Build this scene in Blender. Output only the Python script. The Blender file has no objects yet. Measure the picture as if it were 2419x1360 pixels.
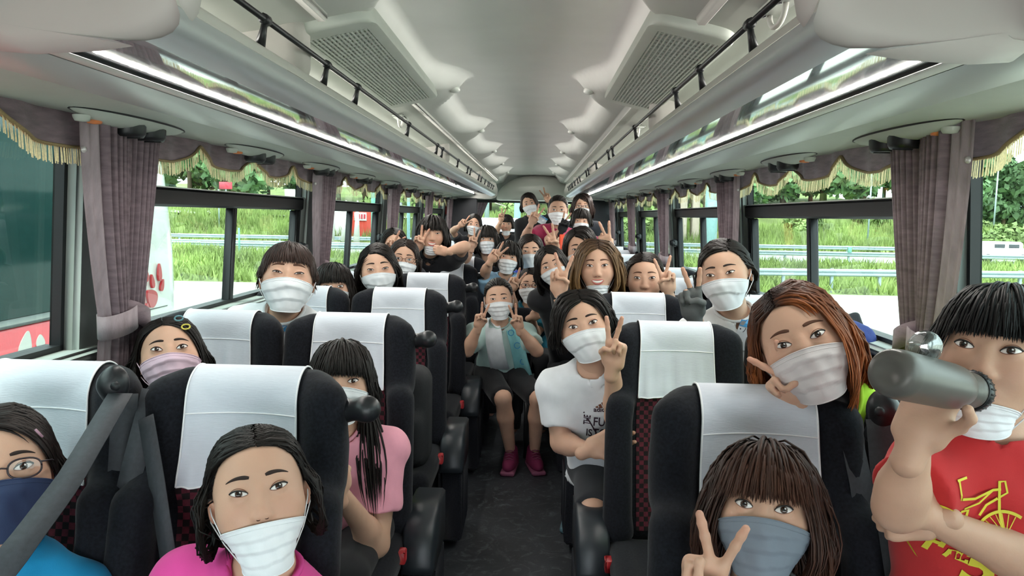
import bpy, math, random
import numpy as np
from mathutils import Vector, Matrix
random.seed(7); rng = np.random.default_rng(7)
SC = bpy.context.scene; COL = SC.collection
# ------------------------------------------------------------------ camera (bus axes: X right, Y to the rear, Z up from the aisle floor)
FPX, CX, CY = 1700.0, 1209.5, 680.0
CAM = np.array([0.07, 0.0, 1.43])
_v = np.array([(1265-CX)/FPX, (CY-511)/FPX, -1.0]); _v /= np.linalg.norm(_v)
_r = math.radians(1.2)
_u = np.array([math.sin(_r), math.cos(_r), 0.0]); _u -= _v*(_u@_v); _u /= np.linalg.norm(_u)
_x = np.cross(_v, _u)
def ray(px, py):
    c = np.array([(px-CX)/FPX, (CY-py)/FPX, -1.0]); w = np.array([c@_x, c@_v, c@_u]); return w/w[1]
def at(px, py, d): return CAM+ray(px, py)*d
def atX(px, py, X): r = ray(px, py); return CAM+r*((X-CAM[0])/r[0])
def atZ(px, py, Z): r = ray(px, py); return CAM+r*((Z-CAM[2])/r[2])
cd = bpy.data.cameras.new('camera'); co = bpy.data.objects.new('camera', cd); COL.objects.link(co)
cd.sensor_fit = 'HORIZONTAL'; cd.sensor_width = 36.0; cd.lens = 36.0*FPX/2419.0; cd.clip_start = 0.02; cd.clip_end = 2000
co.matrix_world = Matrix(((_x[0], _x[1], _x[2], CAM[0]), (_v[0], _v[1], _v[2], CAM[1]), (_u[0], _u[1], _u[2], CAM[2]), (0, 0, 0, 1)))
SC.camera = co
# ------------------------------------------------------------------ light: bright overcast sky, soft sun
w = bpy.data.worlds.new('sky'); SC.world = w; w.use_nodes = True
bg = w.node_tree.nodes['Background']; bg.inputs[0].default_value = (0.86, 0.94, 1.0, 1); bg.inputs[1].default_value = 4.2
sd = bpy.data.lights.new('sun', 'SUN'); sd.energy = 4.5; sd.angle = math.radians(20); sd.color = (1.0, 0.96, 0.88)
so = bpy.data.objects.new('sun', sd); COL.objects.link(so); so.rotation_euler = (math.radians(22), math.radians(-14), 0)
for _s in (-1, 1):      # added fill lights on top of both racks, behind the lip, brightening the ceiling
    ld = bpy.data.lights.new('rack_top_fill', 'AREA'); ld.shape = 'RECTANGLE'; ld.size = .05; ld.size_y = 8.4; ld.energy = 27; ld.color = (1.0, .97, .92)
    lo = bpy.data.objects.new('rack_top_fill', ld); COL.objects.link(lo); lo.location = (_s*.98, 5.4, 1.772)
    _z = Vector((_s*.95, 0, -.25)).normalized(); _y = Vector((0, 1, 0)); _xx = _y.cross(_z); lo.matrix_world = Matrix(((_xx[0], 0, _z[0], _s*.98), (_xx[1], 1, _z[1], 5.4), (_xx[2], 0, _z[2], 1.762), (0, 0, 0, 1)))
    ld = bpy.data.lights.new('rack_edge_fill', 'AREA'); ld.shape = 'RECTANGLE'; ld.size = .014; ld.size_y = 8.4; ld.energy = 21; ld.color = (1.0, .96, .9)      # added fill strip under each rack, brightening the middle and rear rows
    lo = bpy.data.objects.new('rack_edge_fill', ld); COL.objects.link(lo); _z = Vector((_s*.45, 0, .9)).normalized(); _xx = _y.cross(_z); lo.matrix_world = Matrix(((_xx[0], 0, _z[0], _s*.765), (_xx[1], 1, _z[1], 5.45), (_xx[2], 0, _z[2], 1.694), (0, 0, 0, 1)))
SC.view_settings.view_transform = 'Standard'; SC.view_settings.look = 'None'; SC.view_settings.gamma = 1.0
SC.view_settings.use_curve_mapping = False; SC.view_settings.exposure = 0.95
# ------------------------------------------------------------------ materials
def lin(c):
    if isinstance(c, str): c = tuple(int(c[i:i+2], 16)/255 for i in (0, 2, 4))
    else: c = tuple(v/255 for v in c)
    return tuple(v/12.92 if v <= .04045 else ((v+.055)/1.055)**2.4 for v in c)
MATS = {}
def mat(name, c, rough=.6, metal=0.0, var=.08, scale=25, bump=0.0, bscale=250, spec=.5, sheen=0, sss=0, stretch=None, trans=0, vcol=False, emit=0, coat=0, tl=0):
    if name in MATS: return MATS[name]
    m = bpy.data.materials.new(name); MATS[name] = m; m.use_nodes = True
    nt = m.node_tree; N = nt.nodes; L = nt.links; p = N['Principled BSDF']
    c = lin(c)
    tc = N.new('ShaderNodeTexCoord'); mp = N.new('ShaderNodeMapping'); L.new(tc.outputs['Object'], mp.inputs[0])
    if stretch: mp.inputs['Scale'].default_value = stretch
    no = N.new('ShaderNodeTexNoise'); no.inputs['Scale'].default_value = scale; no.inputs['Detail'].default_value = 4; L.new(mp.outputs[0], no.inputs['Vector'])
    mr = N.new('ShaderNodeMapRange'); mr.inputs['From Min'].default_value = .3; mr.inputs['From Max'].default_value = .7
    mr.inputs['To Min'].default_value = 1-var; mr.inputs['To Max'].default_value = 1+var; L.new(no.outputs[0], mr.inputs[0])
    vm = N.new('ShaderNodeVectorMath'); vm.operation = 'SCALE'; L.new(mr.outputs[0], vm.inputs['Scale'])
    if vcol:
        a = N.new('ShaderNodeAttribute'); a.attribute_name = 'Col'; L.new(a.outputs['Color'], vm.inputs[0])
    else: vm.inputs[0].default_value = c
    L.new(vm.outputs[0], p.inputs['Base Color'])
    p.inputs['Roughness'].default_value = rough; p.inputs['Metallic'].default_value = metal
    p.inputs['Specular IOR Level'].default_value = spec
    if sheen: p.inputs['Sheen Weight'].default_value = sheen; p.inputs['Sheen Roughness'].default_value = .4
    if sss:
        p.inputs['Subsurface Weight'].default_value = sss; p.inputs['Subsurface Radius'].default_value = (1, .35, .2); p.inputs['Subsurface Scale'].default_value = .006
    if trans: p.inputs['Transmission Weight'].default_value = trans
    if coat: p.inputs['Coat Weight'].default_value = coat; p.inputs['Coat Roughness'].default_value = .05
    if emit: p.inputs['Emission Color'].default_value = (*c, 1); p.inputs['Emission Strength'].default_value = emit
    if bump:
        n2 = N.new('ShaderNodeTexNoise'); n2.inputs['Scale'].default_value = bscale; n2.inputs['Detail'].default_value = 3; L.new(mp.outputs[0], n2.inputs['Vector'])
        b = N.new('ShaderNodeBump'); b.inputs['Strength'].default_value = bump; b.inputs['Distance'].default_value = .004
        L.new(n2.outputs[0], b.inputs['Height']); L.new(b.outputs[0], p.inputs['Normal'])
    if tl:
        tr = N.new('ShaderNodeBsdfTranslucent'); L.new(vm.outputs[0], tr.inputs[0]); mx = N.new('ShaderNodeMixShader'); mx.inputs[0].default_value = tl; L.new(p.outputs[0], mx.inputs[1]); L.new(tr.outputs[0], mx.inputs[2]); L.new(mx.outputs[0], N['Material Output'].inputs[0])
    return m
def glassmat(name, tint, refl=.06, rough=0.0):
    if name in MATS: return MATS[name]
    m = bpy.data.materials.new(name); MATS[name] = m; m.use_nodes = True; nt = m.node_tree; N = nt.nodes; L = nt.links
    N.remove(N['Principled BSDF']); o = N['Material Output']
    t = N.new('ShaderNodeBsdfTransparent'); t.inputs[0].default_value = (*tint, 1)
    g = N.new('ShaderNodeBsdfGlossy'); g.inputs['Roughness'].default_value = rough
    lw = N.new('ShaderNodeLayerWeight'); lw.inputs[0].default_value = .5; pw = N.new('ShaderNodeMath'); pw.operation = 'POWER'; pw.inputs[1].default_value = 4; L.new(lw.outputs['Facing'], pw.inputs[0])
    f = N.new('ShaderNodeMapRange'); f.inputs['To Min'].default_value = refl*.5; f.inputs['To Max'].default_value = .5; L.new(pw.outputs[0], f.inputs[0])
    mx = N.new('ShaderNodeMixShader'); L.new(f.outputs[0], mx.inputs[0]); L.new(t.outputs[0], mx.inputs[1]); L.new(g.outputs[0], mx.inputs[2]); L.new(mx.outputs[0], o.inputs[0])
    return m
# ------------------------------------------------------------------ geometry collector
def V(*a): return np.array(a, float)
def unit(v): v = np.asarray(v, float); return v/(np.linalg.norm(v)+1e-12)
class G:
    def __init__(s): s.v = []; s.f = []; s.c = []; s.n = 0
    def add(s, v, f, col=None):
        v = np.asarray(v, float).reshape(-1, 3)
        if isinstance(f, np.ndarray): s.f.append(f.astype(np.int64)+s.n)
        else:
            by = {}
            for q in f: by.setdefault(len(q), []).append(q)
            for k, l in by.items(): s.f.append(np.array(l, np.int64)+s.n)
        s.v.append(v); s.n += len(v)
        s.c.append(np.tile(np.array([1, 1, 1.]), (len(v), 1)) if col is None else (np.tile(np.asarray(col, float), (len(v), 1)) if np.ndim(col) == 1 else np.asarray(col, float)))
        return s
    def box(s, lo, hi, col=None, R=None, c=None):
        lo = np.array(lo, float); hi = np.array(hi, float)
        p = np.array([[(lo, hi)[i][0], (lo, hi)[j][1], (lo, hi)[k][2]] for i in (0, 1) for j in (0, 1) for k in (0, 1)])
        if R is not None: p = p@np.asarray(R).T
        if c is not None: p = p+np.asarray(c)
        return s.add(p, [(0, 1, 3, 2), (4, 6, 7, 5), (0, 4, 5, 1), (2, 3, 7, 6), (0, 2, 6, 4), (1, 5, 7, 3)], col)
    def bbox(s, lo, hi, b=.01):      # bevelled box
        lo = np.array(lo, float); hi = np.array(hi, float); c = (lo+hi)/2; h = (hi-lo)/2; b = min(b, *(h*.98))
        vs = []; ix = {}
        for sx in (-1, 1):
            for sy in (-1, 1):
                for sz in (-1, 1):
                    for a in range(3):
                        d = [h[0]-b, h[1]-b, h[2]-b]; d[a] = h[a]; ix[(sx, sy, sz, a)] = len(vs); vs.append(c+np.array([sx, sy, sz])*d)
        f = []
        S = (-1, 1)
        for a in range(3):
            o = [i for i in range(3) if i != a]
            for q in S:
                def k(u, v, ax):
                    t = [0, 0, 0]; t[a] = q; t[o[0]] = u; t[o[1]] = v; return ix[(*t, ax)]
                l = [k(-1, -1, a), k(1, -1, a), k(1, 1, a), k(-1, 1, a)]
                f.append(tuple(l if (q > 0) == (a != 1) else l[::-1]))
        for a in range(3):
            o = [i for i in range(3) if i != a]
            for u in S:
                for v in S:
                    def k(wv, ax):
                        t = [0, 0, 0]; t[a] = wv; t[o[0]] = u; t[o[1]] = v; return ix[(*t, ax)]
                    f.append((k(-1, o[0]), k(1, o[0]), k(1, o[1]), k(-1, o[1])))
        for x in S:
            for y in S:
                for z in S: f.append(tuple(ix[(x, y, z, a)] for a in range(3)))
        return s.add(vs, f)
    def tube(s, pts, r, n=8, col=None, cap=True, flat=1.0, up=None):
        pts = np.asarray(pts, float); m = len(pts); r = np.broadcast_to(np.asarray(r, float), (m,))
        t = np.gradient(pts, axis=0); t /= np.linalg.norm(t, axis=1)[:, None]+1e-12
        u = np.array(up if up is not None else ([0, 0, 1.] if abs(t[0][2]) < .9 else [1., 0, 0]), float); vs = []
        for i in range(m):
            a = np.cross(t[i], u); a /= np.linalg.norm(a)+1e-12; b = np.cross(a, t[i])
            if up is None: u = b
            for k in range(n):
                w_ = 2*math.pi*k/n; vs.append(pts[i]+r[i]*(math.cos(w_)*a+math.sin(w_)*b*flat))
        f = [(i*n+k, i*n+(k+1) % n, (i+1)*n+(k+1) % n, (i+1)*n+k) for i in range(m-1) for k in range(n)]
        if cap: f += [tuple(range(n))[::-1], tuple((m-1)*n+k for k in range(n))]
        return s.add(vs, f, col)
    def grid(s, P, col=None, close=False):
        P = np.asarray(P, float); a, b = P.shape[:2]; i = np.arange(a*b).reshape(a, b)
        q = np.stack([i[:-1, :-1], i[1:, :-1], i[1:, 1:], i[:-1, 1:]], -1).reshape(-1, 4)
        if close:
            q2 = np.stack([i[:-1, -1], i[1:, -1], i[1:, 0], i[:-1, 0]], -1); q = np.concatenate([q, q2])
        return s.add(P.reshape(-1, 3), q, None if col is None else (np.asarray(col).reshape(-1, 3) if np.ndim(col) > 1 else col))
    def lathe(s, prof, n=20, c=(0, 0, 0), R=None, col=None):
        P = np.array([[(r*math.cos(2*math.pi*k/n), r*math.sin(2*math.pi*k/n), z) for k in range(n)] for r, z in prof])
        if R is not None: P = P@np.asarray(R).T
        return s.grid(P+np.asarray(c), col, close=True)
    def prism(s, poly, axis, a, b):      # polygon in the two other axes extruded along axis
        o = [i for i in range(3) if i != axis]; n = len(poly); vs = []
        for t in (a, b):
            for p in poly:
                q = [0, 0, 0]; q[axis] = t; q[o[0]] = p[0]; q[o[1]] = p[1]; vs.append(q)
        f = [(k, (k+1) % n, n+(k+1) % n, n+k) for k in range(n)]+[tuple(range(n))[::-1], tuple(range(n, 2*n))]
        return s.add(vs, f)
    def xf(s, R, t):
        s.v = [v@np.asarray(R).T+np.asarray(t) for v in s.v]; return s
    def mesh(s, name, col=False, smooth=True):
        me = bpy.data.meshes.new(name); v = np.concatenate(s.v); me.vertices.add(len(v)); me.vertices.foreach_set('co', v.astype(np.float32).ravel())
        fl = [f for f in s.f if len(f)]
        lp = np.concatenate([f.ravel() for f in fl]); tot = np.concatenate([np.full(len(f), f.shape[1]) for f in fl])
        st = np.concatenate([[0], np.cumsum(tot)[:-1]])
        me.loops.add(len(lp)); me.loops.foreach_set('vertex_index', lp.astype(np.int32))
        me.polygons.add(len(tot)); me.polygons.foreach_set('loop_start', st.astype(np.int32))
        me.polygons.foreach_set('use_smooth', np.full(len(tot), smooth))
        me.update(calc_edges=True); me.validate()
        if col:
            a = me.color_attributes.new('Col', 'FLOAT_COLOR', 'POINT'); c = np.concatenate(s.c); a.data.foreach_set('color', np.concatenate([c, np.ones((len(c), 1))], 1).astype(np.float32).ravel())
        return me
    def build(s, name, m, parent=None, smooth=True, col=False, **kw):
        o = bpy.data.objects.new(name, s.mesh(name, col, smooth)); COL.objects.link(o); o.data.materials.append(m)
        if parent is not None: o.parent = parent
        for k, v in kw.items(): o[k] = v
        return o
def sharp(o, ang=35):
    o.data.set_sharp_from_angle(angle=math.radians(ang)); return o
def thing(name, label, cat, loc=(0, 0, 0), group=None, rz=0):
    o = bpy.data.objects.new(name, None); COL.objects.link(o); o.location = loc; o.rotation_euler = (0, 0, rz); o['label'] = label; o['category'] = cat; o.empty_display_size = .1
    if group: o['group'] = group
    return o
def tag(o, label, cat, group=None):
    o['label'] = label; o['category'] = cat
    if group: o['group'] = group
    return o
def struct(o): o['kind'] = 'structure'; return o
def link(name, me, parent=None, loc=None, rot=None, scale=None):
    o = bpy.data.objects.new(name, me); COL.objects.link(o)
    if parent is not None: o.parent = parent
    if loc is not None: o.location = loc
    if rot is not None: o.rotation_euler = rot
    if scale is not None: o.scale = scale
    return o
# ------------------------------------------------------------------ signed distance modelling
def cone(a, b, ra, rb, cut=False):
    a = np.asarray(a, float); b = np.asarray(b, float); ba = b-a; L2 = ba@ba+1e-12; bn = ba/math.sqrt(L2)
    def f(X, Y, Z):
        x, y, z = X-a[0], Y-a[1], Z-a[2]; t = np.clip((x*ba[0]+y*ba[1]+z*ba[2])/L2, 0, 1)
        d = np.sqrt((x-ba[0]*t)**2+(y-ba[1]*t)**2+(z-ba[2]*t)**2)-(ra+(rb-ra)*t)
        if cut: d = np.maximum(d, (X-b[0])*bn[0]+(Y-b[1])*bn[1]+(Z-b[2])*bn[2])
        return d
    R = max(ra, rb); return f, np.minimum(a, b)-R, np.maximum(a, b)+R
def ell(c, r, R=None):
    c = np.asarray(c, float); r = np.asarray(r, float)
    def f(X, Y, Z):
        x, y, z = X-c[0], Y-c[1], Z-c[2]
        if R is not None:
            x, y, z = R[0][0]*x+R[1][0]*y+R[2][0]*z, R[0][1]*x+R[1][1]*y+R[2][1]*z, R[0][2]*x+R[1][2]*y+R[2][2]*z
        k0 = np.sqrt((x/r[0])**2+(y/r[1])**2+(z/r[2])**2); k1 = np.sqrt((x/r[0]**2)**2+(y/r[1]**2)**2+(z/r[2]**2)**2)
        return k0*(k0-1)/(k1+1e-9)
    m = r if R is None else np.full(3, r.max()); return f, c-m, c+m
def rbox(c, h, rad, R=None):
    c = np.asarray(c, float); h = np.asarray(h, float)-rad
    def f(X, Y, Z):
        x, y, z = X-c[0], Y-c[1], Z-c[2]
        if R is not None:
            x, y, z = R[0][0]*x+R[1][0]*y+R[2][0]*z, R[0][1]*x+R[1][1]*y+R[2][1]*z, R[0][2]*x+R[1][2]*y+R[2][2]*z
        qx, qy, qz = np.abs(x)-h[0], np.abs(y)-h[1], np.abs(z)-h[2]
        return np.sqrt(np.maximum(qx, 0)**2+np.maximum(qy, 0)**2+np.maximum(qz, 0)**2)+np.minimum(np.maximum(qx, np.maximum(qy, qz)), 0)-rad
    m = h+rad if R is None else np.full(3, np.linalg.norm(h+rad)); return f, c-m, c+m
def barrel(P0, P1, right, prof):
    P0 = np.asarray(P0, float); P1 = np.asarray(P1, float); L = np.linalg.norm(P1-P0); ax = (P1-P0)/L
    ri = unit(np.asarray(right)-ax*(np.asarray(right)@ax)); fw = np.cross(ax, ri); pr = np.array(prof)
    def f(X, Y, Z):
        x, y, z = X-P0[0], Y-P0[1], Z-P0[2]; t = (x*ax[0]+y*ax[1]+z*ax[2])/L
        a = x*ri[0]+y*ri[1]+z*ri[2]; b = x*fw[0]+y*fw[1]+z*fw[2]
        rx = np.interp(t, pr[:, 0], pr[:, 1]); ry = np.interp(t, pr[:, 0], pr[:, 2])
        d = (np.sqrt((a/rx)**2+(b/ry)**2)-1)*ry
        return np.maximum(d, np.maximum((t-pr[-1, 0])*L, (pr[0, 0]-t)*L))
    m = pr[:, 1:].max()+.02; return f, np.minimum(P0, P1)-m, np.maximum(P0, P1)+m
def smin(a, b, k):
    h = np.maximum(k-np.abs(a-b), 0)/k; return np.minimum(a, b)-h*h*k*.25
def evalp(prims, X, Y, Z):
    F = None
    for (pr, k, op) in prims:
        d = pr[0](X, Y, Z)
        if F is None: F = d
        elif op == 'u': F = smin(F, d, k)
        else: F = -smin(-F, d, k)
    return F
def sdfmesh(prims, h, pad=.02, noise=None):
    lo = np.min([p[0][1] for p in prims if p[2] == 'u'], 0)-2.5*h; hi = np.max([p[0][2] for p in prims if p[2] == 'u'], 0)+2.5*h
    n = np.ceil((hi-lo)/h).astype(int)+1; ax = [lo[i]+h*np.arange(n[i]) for i in range(3)]
    F = np.full(n, .08, np.float32)
    for (pr, k, op) in prims:
        a = np.maximum(np.floor((pr[1]-pad-k-lo)/h).astype(int), 0); b = np.minimum(np.ceil((pr[2]+pad+k-lo)/h).astype(int)+1, n)
        if np.any(b <= a): continue
        sl = tuple(slice(a[i], b[i]) for i in range(3))
        d = pr[0](ax[0][sl[0]][:, None, None], ax[1][sl[1]][None, :, None], ax[2][sl[2]][None, None, :]).astype(np.float32)
        F[sl] = smin(F[sl], d, k) if op == 'u' else -smin(-F[sl], d, k)
    if noise is not None: F += noise(ax[0][:, None, None], ax[1][None, :, None], ax[2][None, None, :])
    return nets(F, lo, h)
_CO = np.array([(i, j, k) for i in (0, 1) for j in (0, 1) for k in (0, 1)])
_ED = [(0, 1), (2, 3), (4, 5), (6, 7), (0, 2), (1, 3), (4, 6), (5, 7), (0, 4), (1, 5), (2, 6), (3, 7)]
def nets(F, lo, h):
    nx, ny, nz = F.shape; S = F < 0
    cnt = sum(S[i:nx-1+i, j:ny-1+j, k:nz-1+k].astype(np.int8) for i, j, k in _CO)
    idx = np.argwhere((cnt > 0) & (cnt < 8)); vals = np.stack([F[idx[:, 0]+i, idx[:, 1]+j, idx[:, 2]+k] for i, j, k in _CO], 1)
    pos = np.zeros((len(idx), 3)); c = np.zeros(len(idx))
    for a, b in _ED:
        m = (vals[:, a] < 0) != (vals[:, b] < 0); t = vals[m, a]/(vals[m, a]-vals[m, b])
        pos[m] += _CO[a]+t[:, None]*(_CO[b]-_CO[a]); c[m] += 1
    v = (idx+pos/c[:, None])*h+lo
    I = np.full((nx-1, ny-1, nz-1), -1, np.int64); I[idx[:, 0], idx[:, 1], idx[:, 2]] = np.arange(len(idx)); fs = []
    for ax in range(3):
        o1, o2 = [(1, 2), (2, 0), (0, 1)][ax]
        s0 = [slice(None)]*3; s1 = [slice(None)]*3; s0[ax] = slice(0, -1); s1[ax] = slice(1, None)
        A, B = S[tuple(s0)], S[tuple(s1)]
        e = np.argwhere(A != B); e = e[(e[:, o1] > 0) & (e[:, o2] > 0) & (e[:, o1] < F.shape[o1]-1) & (e[:, o2] < F.shape[o2]-1)]
        if not len(e): continue
        def cell(d1, d2):
            q = e.copy(); q[:, o1] += d1; q[:, o2] += d2; return I[q[:, 0], q[:, 1], q[:, 2]]
        q = np.stack([cell(-1, -1), cell(0, -1), cell(0, 0), cell(-1, 0)], 1); fl = ~A[e[:, 0], e[:, 1], e[:, 2]]
        q[fl] = q[fl][:, ::-1]; fs.append(q)
    f = np.concatenate(fs); f = f[(f >= 0).all(1)]; return v, f
def march(prims, P, D, t0=0, t1=.3, n=70, iso=0.0):      # first hit of rays P+tD with the distance field
    t = np.linspace(t0, t1, n); Q = P[:, None, :]+D[:, None, :]*t[None, :, None]
    F = evalp(prims, Q[..., 0], Q[..., 1], Q[..., 2])-iso; ins = F < 0; hit = ins.any(1); k = np.argmax(ins, 1); k = np.where(hit, np.maximum(k, 1), n-1)
    i = np.arange(len(P)); a, b = F[i, k-1], F[i, k]; u = np.where(hit, a/(a-b+1e-12), 1); return t[k-1]+np.clip(u, 0, 1)*(t[k]-t[k-1]), hit
def rotm(ax, deg):
    return np.array(Matrix.Rotation(math.radians(deg), 3, ax))
# ------------------------------------------------------------------ palette
m_white = mat('panel_warm_white', 'dddcd6', .5, var=.02, scale=3)
m_ceil = mat('ceiling_fabric', 'ecece6', .75, var=.03, scale=4, bump=.08, bscale=900)
m_wall = mat('wall_panel_grey', 'a9b0ac', .55, var=.03)
m_floor = None
m_black = mat('black_plastic', '1b1d20', .38, var=.1, bump=.05, bscale=600)
m_rubber = mat('black_rubber', '14161a', .5)
m_alu = mat('brushed_aluminium', 'b4b8b8', .28, .75, var=.05, scale=8, stretch=(40, 1, 40))
m_gloss = mat('glossy_rack_panel', 'c9ced2', .07, .0, var=.02, spec=.9, coat=1.0)
m_curt = mat('curtain_cloth', '7a6a70', .85, var=.22, scale=16, stretch=(1, 1, 5), bump=.3, bscale=120, sheen=.3, tl=.12)
m_curt2 = mat('curtain_flap_cloth', '908388', .8, var=.2, scale=14, stretch=(1, 4, 1), bump=.2, bscale=120, sheen=.2)
m_gold = mat('gold_braid', '8d7a55', .6, var=.2, scale=300)
m_fringe = mat('gold_fringe', 'e6d5a8', .55, var=.2, scale=200, tl=.5)
m_velour = mat('charcoal_velour', '15171d', .9, var=.5, scale=160, bump=.25, bscale=700, sheen=.12, spec=.2)
m_cover = mat('white_headrest_cloth', 'd3d9e2', .8, var=.025, scale=30, bump=.25, bscale=60, stretch=(1, 1, 14))
m_belt = mat('seat_belt_webbing', '3a3d42', .7, var=.15, scale=120, bump=.2, bscale=900)
m_arm = mat('armrest_plastic', '2b3035', .35, var=.08, bump=.1, bscale=900)
m_glass = glassmat('window_glass', (.64, .70, .67))
def floor_mat():
    m = mat('worn_dark_floor', '303338', .55, var=.35, scale=5, bump=.2, bscale=60); nt = m.node_tree; N = nt.nodes; L = nt.links; p = N['Principled BSDF']
    tc = [n for n in N if n.type == 'TEX_COORD'][0]
    w1 = N.new('ShaderNodeTexNoise'); w1.inputs['Scale'].default_value = 9; w1.inputs['Detail'].default_value = 10; w1.inputs['Roughness'].default_value = .75; w1.inputs['Distortion'].default_value = 2.5; L.new(tc.outputs['Object'], w1.inputs['Vector'])
    cr = N.new('ShaderNodeValToRGB'); cr.color_ramp.elements[0].position = .52; cr.color_ramp.elements[1].position = .75; cr.color_ramp.elements[0].color = (0, 0, 0, 1); cr.color_ramp.elements[1].color = (1, 1, 1, 1); L.new(w1.outputs[0], cr.inputs[0])
    mx = N.new('ShaderNodeMix'); mx.data_type = 'RGBA'; old = p.inputs['Base Color'].links[0].from_socket; L.new(cr.outputs[0], mx.inputs[0]); L.new(old, mx.inputs[6]); mx.inputs[7].default_value = (.15, .17, .19, 1); L.new(mx.outputs[2], p.inputs['Base Color'])
    return m
m_floor = floor_mat()
def check_mat():
    m = mat('red_check_velour', '5c1a2a', .85, var=.4, scale=90, sheen=.2); nt = m.node_tree; N = nt.nodes; L = nt.links; p = N['Principled BSDF']; tc = [n for n in N if n.type == 'TEX_COORD'][0]
    ck = N.new('ShaderNodeTexChecker'); ck.inputs['Scale'].default_value = 70; ck.inputs['Color1'].default_value = (1, 1, 1, 1); ck.inputs['Color2'].default_value = (.05, .05, .06, 1)
    mp = N.new('ShaderNodeMapping'); mp.inputs['Scale'].default_value = (1, 0, 1); mp.inputs['Location'].default_value = (.003, .003, .003); L.new(tc.outputs['Object'], mp.inputs[0]); L.new(mp.outputs[0], ck.inputs['Vector'])
    mx = N.new('ShaderNodeMix'); mx.data_type = 'RGBA'; mx.blend_type = 'MULTIPLY'; mx.inputs[0].default_value = 1; old = p.inputs['Base Color'].links[0].from_socket; L.new(old, mx.inputs[6]); L.new(ck.outputs[0], mx.inputs[7]); L.new(mx.outputs[2], p.inputs['Base Color'])
    return m
m_check = check_mat()
# ------------------------------------------------------------------ the coach shell
YB, YF = 10.6, -2.2
struct(G().box((-1.25, YF, -.06), (1.25, YB, 0)).build('floor', m_floor, smooth=False))
LEAN = .07
def wx(z): return 1.17+(1.43-z)*LEAN
def lean(g, s):
    for v in g.v: v[:, 0] = s*(v[:, 0]+(1.43-v[:, 2])*LEAN)
    if s < 0: g.f = [f[:, ::-1] for f in g.f]
    return g
PIL = [-1.95, -.05, 1.87, 3.77, 5.66, 7.55, 9.42]; PW = .17
SIDE = {-1: 'left', 1: 'right'}
for s in (-1, 1):
    g = G().box((1.19, YF, 0), (1.27, YB, 1.04)).box((1.19, YF, 1.70), (1.27, YB, 2.2))
    g.box((1.14, YF, .02), (1.19, YB, .16))                       # heater duct
    wl = struct(lean(g, s).build('wall_'+SIDE[s], m_wall, smooth=False))
    for y in PIL: lean(G().bbox((1.13, y, 1.0), (1.19, y+PW, 1.72), .012), s).build('pillar', m_wall, wl)
    lean(G().bbox((1.10, YF, 1.015), (1.2, YB, 1.05), .012), s).build('window_sill', m_wall, wl)
    for i, y in enumerate(PIL):
        y0 = y+PW; y1 = (PIL+[10.55])[i+1]
        if y1-y0 < .3: continue
        e = G(); fr = .014
        for a, b in (((1.165, y0, 1.05), (1.195, y0+fr, 1.70)), ((1.165, y1-fr, 1.05), (1.195, y1, 1.70)), ((1.165, y0, 1.05), (1.215, y1, 1.065)), ((1.165, y0, 1.69), (1.215, y1, 1.705))): e.box(a, b)
        root = struct(lean(e, s).build('window_%d' % (i+1+(0 if s < 0 else 10)), m_rubber, smooth=False))
        def pane(a, b, z0, z1, xo=1.19): struct(lean(G().box((xo, a, z0), (xo+.005, b, z1)), s).build('pane', m_glass, root, smooth=False))
        if i < 2: pane(y0+fr, y1-fr, 1.06, 1.695)
        else:
            lean(G().bbox((1.15, y0, 1.441), (1.215, y1, 1.503), .008), s).build('transom', m_rubber, root)
            lean(G().box((1.148, y0, 1.503), (1.17, y1, 1.507)), s).build('transom_trim', m_alu, root, smooth=False)
            pane(y0+fr, y1-fr, 1.505, 1.695); ym = y0+.52*(y1-y0)
            pane(y0+fr, ym, 1.06, 1.45); pane(ym, y1-fr, 1.06, 1.45, 1.18)
            lean(G().bbox((1.162, ym-.018, 1.06), (1.2, ym+.018, 1.445), .006), s).build('sash_bar', m_rubber, root)
            lean(G().bbox((1.16, y1-.075, 1.06), (1.2, y1-.03, 1.44), .006), s).build('sash_bar', m_rubber, root)
            g = G().bbox((1.12, y1-.075, 1.215), (1.16, y1-.03, 1.275), .012).lathe([(.0, 0), (.022, 0), (.026, .015), (.018, .035), (0, .038)], 12, (1.135, y1-.052, 1.245), rotm('Y', -90)); lean(g, s).build('latch', m_black, root)
# rear wall, rear window, rear corner curtains
g = G().box((-1.3, YB, 0), (1.3, YB+.08, 1.19)).box((-1.3, YB, 1.63), (1.3, YB+.08, 2.2)).box((-1.3, YB, 1.19), (-.98, YB+.08, 1.63)).box((.98, YB, 1.19), (1.3, YB+.08, 1.63))
wr = struct(g.build('wall_rear', m_wall, smooth=False))
e = G().box((-1.0, YB-.03, 1.17), (1.0, YB+.02, 1.2)).box((-1.0, YB-.03, 1.62), (1.0, YB+.02, 1.66)).box((-1.0, YB-.03, 1.17), (-.95, YB+.02, 1.66)).box((.95, YB-.03, 1.17), (1.0, YB+.02, 1.66))
rw = struct(e.build('window_20', m_rubber, smooth=False)); struct(G().box((-.96, YB+.02, 1.19), (.96, YB+.03, 1.63)).build('pane', m_glass, rw, smooth=False))
for s in (-1, 1):
    struct(G().bbox((min(s*1.25, s*.72), 9.75, 1.05), (max(s*1.25, s*.72), 9.8, 1.66), .01).build('trim_%d' % (1 if s < 0 else 2), mat('dark_rear_panel', '25272c', .7), smooth=True))
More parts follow.
